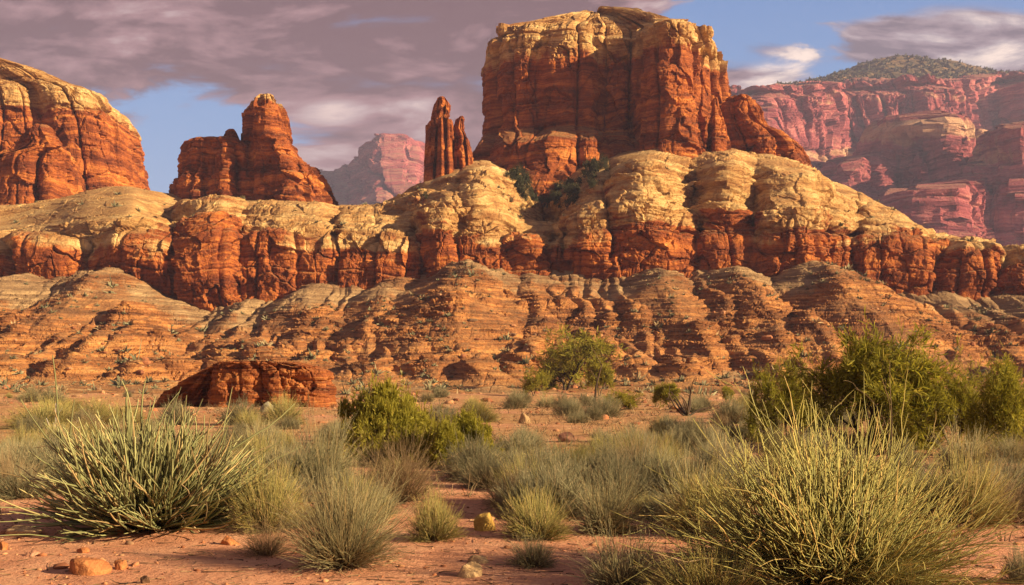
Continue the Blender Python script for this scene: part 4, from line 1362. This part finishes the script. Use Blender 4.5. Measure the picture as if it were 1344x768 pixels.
def dead_wood(name, label, px, row, hpx, seed, lean=0.0, n=1, tilt=20, mat='wood', wpx=None, k=3, cat='dead wood', rad=0.035, part='twigs', bend=12):
    rng = np.random.default_rng(seed)
    loc, mpp = at(px, row, 0.02)
    P, _ = grow(rng, n, 0.05, 1.0, 0.25, tilt, 0.8, bend, 0.22, 8)
    P[..., 0] += lean * P[..., 2] ** 1.5
    Q = sprout(rng, P, k, 0.3, 0.95, 38, 0.42, 5, 0.2, 0.2)
    h = hpx * mpp
    root = empty(name, loc, label, cat, None, 0, h)
    for q in range(n):
        V, F, t, r = tubes(P[q:q + 1], taper(1, 8, rad, rad * 0.35), 6, rng.uniform(0, .7, 1))
        mesh_np('trunk' if n < 3 else 'stem', V, F, M[mat], {'t': t, 'rnd': r}, parent=root)
    for q in range(len(Q)):
        V, F, t, r = tubes(Q[q:q + 1], taper(1, 5, rad * 0.4, rad * 0.12), 4, rng.uniform(0, .7, 1), 0.4, 1)
        mesh_np('twig', V, F, M[mat], {'t': t, 'rnd': r}, parent=root)
    return root


def build_dead():
    dead_wood('dead_tree', 'thin bent black dead trunk standing beside the lone mesquite tree', 782, 530, 50, 1, lean=0.35, n=1, tilt=6, k=2)
    dead_wood('agave_stump', 'black spiky dead agave stump on the open flat below the talus', 901, 546, 42, 2, n=9, tilt=75, k=1, rad=0.04, cat='dead plant', bend=-10)
    dead_wood('dead_branches', 'bare dark dead branches at the west end of the dark tree row', 992, 556, 62, 3, n=2, tilt=14, k=4, rad=0.025)
    dead_wood('dead_branches', 'grey fan of fallen dead branches between the agave stump and the tree row', 955, 578, 40, 4, n=8, tilt=80, k=2, rad=0.03, bend=8)
    dead_wood('bleached_branches', 'bleached white dead branches standing behind the big grey-green shrub', 72, 582, 36, 5, n=5, tilt=40, k=2, mat='pale_wood', rad=0.035)
    dead_wood('dead_stalks', 'tall pale dead seed stalks rising from the tree row', 1172, 600, 92, 6, n=3, tilt=7, k=0 or 1, mat='dry', rad=0.008, cat='dead stalks')
    dead_wood('dead_log', 'dark charred log lying beside the yellow boulder', 655, 668, 24, 7, n=3, tilt=82, k=2, rad=0.09, bend=6)
    # yucca beside the red block
    rng = np.random.default_rng(8)
    loc, mpp = at(371, 533)
    P, _ = grow(rng, 46, 0.04, 1.0, 0.12, 96, 0.75, 6, 0.03, 4)
    P[..., 2] += 0.25
    V, F, t, r = blades(P, taper(46, 4, 0.05, 0.006), rng, rng.uniform(0, .8, 46))
    root = empty('yucca', loc, 'small spiky green yucca in front of the rust-red rock block', 'yucca', None, 0, 15 * mpp)
    mesh_np('leaves', V, F, M['yucca'], {'t': t, 'rnd': r}, parent=root)
    V, F, t, r = tubes(np.array([[[0, 0, -0.05], [0, 0, 0.15], [0.01, 0, 0.3]]], float), np.full((1, 3), 0.09), 7)
    mesh_np('trunk', V, F, M['wood'], {'t': t, 'rnd': r}, parent=root)


# ------------------------------------------------------------------ stones
def stone_geo(seed, nu=44, nv=26, flat=0.6, rough=1.0):
    th = np.linspace(0, 2 * np.pi, nu, endpoint=False)[None, :]
    ph = np.linspace(-np.pi / 2 + 0.06, np.pi / 2 - 0.06, nv)[:, None]
    x = np.cos(ph) * np.cos(th); y = np.cos(ph) * np.sin(th); z = np.sin(ph) + 0 * th
    rng = np.random.default_rng(seed)
    r = np.ones_like(x)
    for _ in range(15):                     # broken facets
        a = rng.normal(0, 1, 3); a /= np.linalg.norm(a)
        q = x * a[0] + y * a[1] + z * a[2]
        c = rng.uniform(0.5, 0.88)
        r = np.minimum(r, np.where(q > 0.05, c / np.maximum(q, 0.05), 9))
    r = r * (1 + 0.10 * rough * fbm(x * 1.6 + seed, y * 1.6, z * 1.6, 4, seed))
    V = np.stack([x * r, y * r, z * r * flat], -1)
    V[..., 2] += 0.12
    F = grid_faces(nv, nu, closed=True)
    Vf = np.concatenate([V.reshape(-1, 3), V[-1].mean(0)[None], V[0].mean(0)[None]])
    li = np.arange((nv - 1) * nu, nv * nu)
    cap = np.stack([li[::2], np.roll(li, -1)[::2], np.roll(li, -2)[::2], np.full(nu // 2, nv * nu)], -1)
    return Vf, np.concatenate([F, cap])


def stone_mat(name, lo, hi):
    m, N, bs = new_mat(name)
    tc = N.new('ShaderNodeTexCoord').outputs['Object']
    a = N.noise(tc, 2.2, 7, 0.65)
    b_ = N.noise(tc, 14.0, 4, 0.7)
    N.put(bs.inputs['Base Color'], N.ramp(N.add(N.mul(a, 0.65), N.mul(b_, 0.35)), [(0.36, lo), (0.66, hi)]))
    b = N.new('ShaderNodeBump')
    b.inputs['Strength'].default_value = 0.7
    b.inputs['Distance'].default_value = 0.05
    N.put(b.inputs['Height'], N.add(a, b_))
    N.put(bs.inputs['Normal'], b.outputs[0])
    return m


def build_stones():
    mats = {'orange': stone_mat('orange_stone', (0.30, 0.10, 0.04), (0.60, 0.26, 0.10)), 'pale': stone_mat('pale_stone', (0.32, 0.19, 0.09), (0.62, 0.44, 0.24)),
            'yellow': stone_mat('yellow_stone', (0.36, 0.20, 0.045), (0.60, 0.40, 0.11)), 'grey': stone_mat('grey_stone', (0.20, 0.17, 0.11), (0.42, 0.38, 0.26)),
            'pink': stone_mat('pink_stone', (0.34, 0.14, 0.08), (0.60, 0.32, 0.20)), 'dark': stone_mat('dark_stone', (0.07, 0.04, 0.025), (0.17, 0.09, 0.055))}
    L = [('boulder', 'flat-topped orange boulder half sunk in the red sand at the bottom west', 108, 754, 60, 22, 'orange'),
         ('stone', 'round pale stone on the red sand in the bottom middle', 619, 758, 36, 21, 'pale'),
         ('stone', 'flat pale slab just behind the round pale stone', 629, 740, 30, 11, 'pale'),
         ('boulder', 'yellow rounded boulder between the two cushion shrubs', 633, 697, 30, 25, 'yellow'),
         ('boulder', 'low tan rock slab at the west edge under the big grey-green shrub', 24, 704, 46, 14, 'pale'),
         ('boulder', 'pink boulder lying before the rust-red rock block', 314, 544, 30, 17, 'pink'),
         ('boulder', 'pale grey boulder lying before the rust-red rock block', 347, 541, 22, 16, 'grey'),
         ('stone', 'orange stone east of the flat-topped orange boulder', 156, 748, 17, 14, 'orange'),
         ('stone', 'small dark stone at the bottom below the orange boulder', 188, 766, 14, 11, 'dark'),
         ('stone', 'small orange stone behind the flat-topped orange boulder', 107, 726, 18, 8, 'orange'),
         ('stone', 'flat pinkish stone west of the orange boulder', 38, 730, 22, 8, 'pink'),
         ('stone', 'orange block under the east side of the big grey-green shrub', 152, 702, 22, 16, 'orange'),
         ('stone', 'orange stone at the sand edge under the olive hazy shrub', 300, 716, 28, 14, 'orange'),
         ('stone', 'little orange stone on the bare patch left of the largest broom shrub', 864, 622, 14, 11, 'orange'),
         ('boulder', 'pale tan boulder at the foot of the bare slope below the lone mesquite tree', 689, 556, 20, 16, 'pale'),
         ('boulder', 'brown slab in the middle of the flat below the lone mesquite tree', 745, 580, 26, 15, 'pink'),
         ('boulder', 'orange ledge stone tucked behind the pale green tuft shrub', 806, 698, 46, 18, 'orange'),
         ('stone', 'reddish stone at the west edge of the sand', 2, 722, 14, 12, 'orange')]
    for i, (nm, lab, px, row, w, h, c) in enumerate(L):
        loc, mpp = at(px, row, 0.0)
        V, F = stone_geo(i + 1, flat=0.75)
        ext = V.max(0) - V.min(0)
        sx = w * mpp / ext[0]; sz = h * mpp / max(V[:, 2].max(), 0.1)
        V = V * np.array([sx, sx * 0.8, sz])
        o = mesh_np(nm, V, F, mats[c])
        o.location = (loc[0], loc[1] + 0.3 * w * mpp, loc[2] - 0.12 * h * mpp)
        o.rotation_euler = (0, 0, 0.3 * math.sin(i * 2.1))
        tag(o, lab, 'boulder' if nm == 'boulder' else 'stone')
    # rubble shed by the talus
    rng = np.random.default_rng(78)
    V0, F0 = stone_geo(91, 8, 6, 0.7)
    n = 4200
    A = SV[4:230].reshape(-1, 3)
    B = A[rng.integers(0, len(A), n)].copy()
    fl = rng.uniform(0, 1, n) < 0.45
    row = HROW + 10 ** rng.uniform(np.log10(13), np.log10(60), n); px = rng.uniform(-120, 1460, n)
    Y = FPX * CAMZ / (row - HROW); X = (px - 672) / FPX * Y
    B[fl] = np.stack([X, Y, gheight(X, Y)], -1)[fl]
    kp = perlin(B[:, 0] / 9, B[:, 1] / 9, None, 33) > -0.15
    B = B[kp]; n = len(B)
    sz = np.exp(rng.normal(-1.55, 0.55, n)) * np.clip(B[:, 1] / 110, 0.25, 1.3)
    a = rng.uniform(0, 6.28, n)
    vx = V0[None] * (sz[:, None] * rng.uniform(0.6, 1.3, (n, 3)))[:, None, :]
    co, si = np.cos(a)[:, None], np.sin(a)[:, None]
    W = np.stack([vx[..., 0] * co - vx[..., 1] * si + B[:, :1], vx[..., 0] * si + vx[..., 1] * co + B[:, 1:2], vx[..., 2] + B[:, 2:3]], -1)
    F = (F0[None] + (np.arange(n) * len(V0))[:, None, None]).reshape(-1, 4)
    o = mesh_np('rubble', W.reshape(-1, 3), F, stone_gravel(), smooth=False)
    tag(o, 'fallen rock rubble over the talus and at its foot', 'rubble', kind='stuff')
    # loose gravel over the sand
    rng = np.random.default_rng(77)
    V0, F0 = stone_geo(90, 8, 6, 0.7)
    n = 9000
    row = HROW + 10 ** rng.uniform(np.log10(24), np.log10(290), n)
    px = rng.uniform(-120, 1460, n)
    Y = FPX * CAMZ / (row - HROW); X = (px - 672) / FPX * Y
    s = np.exp(rng.normal(-4.75, 0.62, n)) * (0.7 + 0.045 * Y)
    a = rng.uniform(0, 6.28, n)
    Z = gheight(X, Y)
    sc = s[:, None] * rng.uniform(0.6, 1.3, (n, 3))
    vx = V0[None] * sc[:, None, :]
    co, si = np.cos(a)[:, None], np.sin(a)[:, None]
    W = np.stack([vx[..., 0] * co - vx[..., 1] * si + X[:, None], vx[..., 0] * si + vx[..., 1] * co + Y[:, None], vx[..., 2] + Z[:, None]], -1)
    F = (F0[None] + (np.arange(n) * len(V0))[:, None, None]).reshape(-1, 4)
    o = mesh_np('gravel', W.reshape(-1, 3), F, stone_gravel())
    tag(o, 'loose gravel and pebbles strewn over the red sand', 'gravel', kind='stuff')


def stone_gravel():
    m, N, bs = new_mat('gravel_stone')
    g = N.new('ShaderNodeNewGeometry')
    N.put(bs.inputs['Base Color'], N.ramp(g.outputs['Random Per Island'], [(0.0, (0.22, 0.085, 0.045)), (0.4, (0.42, 0.17, 0.08)), (0.75, (0.52, 0.29, 0.15)), (1.0, (0.16, 0.10, 0.065))]))
    return m


# ------------------------------------------------------------------ scattered growth
def build_scatter(ks, kt, kd, kg):
    rng = np.random.default_rng(5)
    kinds = [('sagebrush', kg, 'small grey-green sagebrush scattered over the flat', 'bush', 'sagebrush scattered over the flat', 0.55),
             ('cushion_shrub', ks, 'small olive cushion shrub scattered over the flat', 'shrub', 'olive cushion shrubs scattered over the flat', 0.22),
             ('tuft_shrub', kt, 'small pale tuft scattered over the flat', 'shrub', 'pale tufts scattered over the flat', 0.13),
             ('dry_bush', kd, 'small brown dry bush scattered over the flat', 'bush', 'dry bushes scattered over the flat', 0.10)]
    n = 0
    tries = 0
    pr = np.array([k[5] for k in kinds])
    while n < 400 and tries < 4000:
        tries += 1
        row = 520 + 170 * rng.uniform() ** 1.35
        px = rng.uniform(-60, 1400)
        # open sand of the wash and the bare strip by the talus
        if row > 640 + 40 * math.sin(px * 0.02) and 520 < px < 780: continue
        if row > 668 and px < 420: continue
        if abs(px - 742) < 46 and 568 < row < 598: continue
        if row < 545 and rng.uniform() < 0.72: continue
        if 205 < px < 440 and 528 < row < 556: continue
        if perlin(np.array([px / 90.0]), np.array([row / 22.0]), None, 7)[0] < -0.22: continue
        nm, kk, lab, cat, grp, _ = kinds[rng.choice(4, p=pr / pr.sum())]
        loc, mpp = at(px, row)
        w = rng.uniform(0.45, 1.25) * (1.0 if row > 560 else 1.5)
        plant(kk[rng.integers(len(kk))], nm, lab, cat, loc, w, w * rng.uniform(0.42, 0.62), rng.uniform(0, 6.28), grp)
        n += 1
    # short dry grass between the shrubs
    n = 5200
    row = HROW + 10 ** rng.uniform(np.log10(20), np.log10(215), n)
    px = rng.uniform(-150, 1500, n)
    keep = perlin(px / 70, row / 16, None, 9) > -0.08
    keep &= ~((row > 655) & (px < 800) & (px > 480)) & ~((row > 690) & (px < 480))
    px, row = px[keep], row[keep]; n = len(px)
    Y = FPX * CAMZ / (row - HROW); X = (px - 672) / FPX * Y
    k = 9
    src = np.repeat(np.arange(n), k)
    P, _ = grow(rng, n * k, 0.05, 0.16, 0.4, 75, 0.7, 15, 0.15, 3)
    big = (0.8 + 0.02 * Y)[src]
    P = P * big[:, None, None]
    P[..., 0] += X[src][:, None]; P[..., 1] += Y[src][:, None]; P[..., 2] += gheight(X, Y)[src][:, None] - 0.01
    V, F, t, r = blades(P, taper(n * k, 3, 0.004, 0.001) * big[:, None] * 1.3, rng, rng.uniform(0, 1, n * k))
    o = mesh_np('dry_grass', V, F, M['dry'], {'t': t, 'rnd': r})
    tag(o, 'short dry grass between the shrubs on the flat', 'grass', kind='stuff')
    # fallen twigs and straw on the sand
    n = 2600
    row = HROW + 10 ** rng.uniform(np.log10(70), np.log10(285), n); px = rng.uniform(-100, 1440, n)
    Y = FPX * CAMZ / (row - HROW); X = (px - 672) / FPX * Y
    P, _ = grow(rng, n, 0.0, 0.10, 0.6, 6, 0.7, 4, 0.25, 3)
    P = np.stack([P[..., 2], P[..., 0], P[..., 1] + 0.006], -1)
    a = rng.uniform(0, 6.28, n)[:, None]
    P = np.stack([P[..., 0] * np.cos(a) - P[..., 1] * np.sin(a) + X[:, None], P[..., 0] * np.sin(a) + P[..., 1] * np.cos(a) + Y[:, None], P[..., 2]], -1)
    P[..., 2] = np.maximum(P[..., 2], 0.003) + gheight(P[..., 0], P[..., 1])
    V, F, t, r = tubes(P, taper(n, 3, 0.004, 0.002) * rng.uniform(0.5, 1.5, (n, 1)), 3, rng.uniform(0, 1, n))
    o = mesh_np('litter', V, F, M['dry'], {'t': t, 'rnd': r})
    tag(o, 'fallen twigs and straw lying on the red sand', 'plant litter', kind='stuff')
    # dots of scrub over talus and terrace, too many and too small to tell apart
    pts = []
    for A, cnt, sz in ((SV[6:300].reshape(-1, 3), 2600, 0.42), (TV[:, :].reshape(-1, 3)[TVP.reshape(-1) > 2.6], 420, 0.42)):
        i = rng.integers(0, len(A), cnt)
        q = A[i]
        kp = perlin(q[:, 0] / 14, q[:, 1] / 14, q[:, 2] / 9, 31) > -0.1
        q = q[kp]
        pts.append(np.concatenate([q, sz * np.exp(rng.normal(0, 0.45, len(q)))[:, None]], 1))
    pts = np.concatenate(pts)
    n = len(pts); k = 26
    P, _ = grow(rng, n * k, 0.25, 1.0, 0.3, 88, 0.7, 5, 0.2, 2)
    src = np.repeat(np.arange(n), k)
    P = P * pts[src, 3][:, None, None] + pts[src, :3][:, None, :]
    V, F, t, r = blades(P, np.array([[0.09, 0.15, 0.04]]) * pts[src, 3][:, None], rng, np.repeat(rng.uniform(0, 1, n), k), 0.3, 1.0)
    o = mesh_np('scrub', V, F, M['sage'], {'t': t, 'rnd': r})
    tag(o, 'dots of low scrub sprinkled over the talus and the terrace', 'scrub', kind='stuff')
    # trees on the canyon-rim hill and along the rim read as one mass
    pts = []
    A = HILLV.reshape(-1, 3); A = A[(A[:, 1] < 1850) & (A[:, 2] > 495)]
    i = rng.integers(0, len(A), 900)
    pts.append(np.concatenate([A[i], rng.uniform(2.0, 5.0, (900, 1))], 1))
    r_ = FWV[-3]
    i = rng.integers(0, len(r_), 260)
    pts.append(np.concatenate([r_[i] + rng.normal(0, 6, (260, 3)) * np.array([1, 1, 0.1]), rng.uniform(1.5, 4.0, (260, 1))], 1))
    pts = np.concatenate(pts); n = len(pts); k = 9
    P, _ = grow(rng, n * k, 0.25, 1.0, 0.3, 80, 0.7, 5, 0.2, 2)
    src = np.repeat(np.arange(n), k)
    P = P * pts[src, 3][:, None, None] + pts[src, :3][:, None, :]
    V, F, t, r = blades(P, np.array([[0.25, 0.35, 0.1]]) * pts[src, 3][:, None], rng, np.repeat(rng.uniform(0, 1, n), k), 0.3, 1.0)
    o = mesh_np('treeline', V, F, M['juniper'], {'t': t, 'rnd': r})
    tag(o, 'dark scattered trees along the canyon rim and its hill', 'trees', kind='stuff')


def build_junipers():
    rng = np.random.default_rng(15)
    kinds = [leafy_kind(95 + i, M['juniper'], limbs=7, k1=4, k2=3, k3=3, nleaf=5, leaf=0.13, lw=0.03, trunk_len=0.75, trunk_n=1, tilt=6, dev=(55, 45, 40), trunk_r=0.03) for i in range(2)]
    A = TV.reshape(-1, 3)
    pxs = A[:, 0] / A[:, 1] * FPX + 672
    rws = HROW - (A[:, 2] - CAMZ) / A[:, 1] * FPX
    n = 0
    while n < 80:
        t = rng.uniform()
        if rng.uniform() < 0.5:
            px = 672 + 42 * t + rng.normal(0, 7); row = 232 + 40 * t + rng.normal(0, 8)
        else:
            px = 790 - 68 * t + rng.normal(0, 10); row = 214 + 60 * t + rng.normal(0, 7)
        m = (np.abs(pxs - px) < 2.5) & (np.abs(rws - row) < 2.5)
        if not m.any():
            n += 0.2
            continue
        q = A[m]; q = q[np.argmin(q[:, 1])]
        h = rng.uniform(2.0, 4.2)
        plant(kinds[n and int(n) % 2], 'juniper_tree', 'dark juniper in the steep gully under the highest butte', 'tree', tuple(float(c) for c in q - np.array([0, 0, 0.3])),
              h * rng.uniform(0.7, 1.0), h, rng.uniform(0, 6.28), 'junipers in the gully under the highest butte')
        n = int(n) + 1
    for px, row, h, lab in ((556, 262, 3.4, 'single dark juniper on the pale slope below the knob-topped spire'),
                            (140, 242, 2.6, 'dark bush at the foot of the cream-capped butte')):
        m = (np.abs(pxs - px) < 3) & (np.abs(rws - row) < 3)
        if m.any():
            q = A[m]; q = q[np.argmin(q[:, 1])]
            plant(kinds[0], 'juniper_tree', lab, 'tree', tuple(float(c) for c in q - np.array([0, 0, 0.3])), h * 0.6, h, 0.7)


KS = build_big_shrubs()
print('shrubs', round(time.time() - T0, 1))
build_trees()
build_dead()
build_stones()
build_scatter(*KS)
build_junipers()
print('all', round(time.time() - T0, 1))
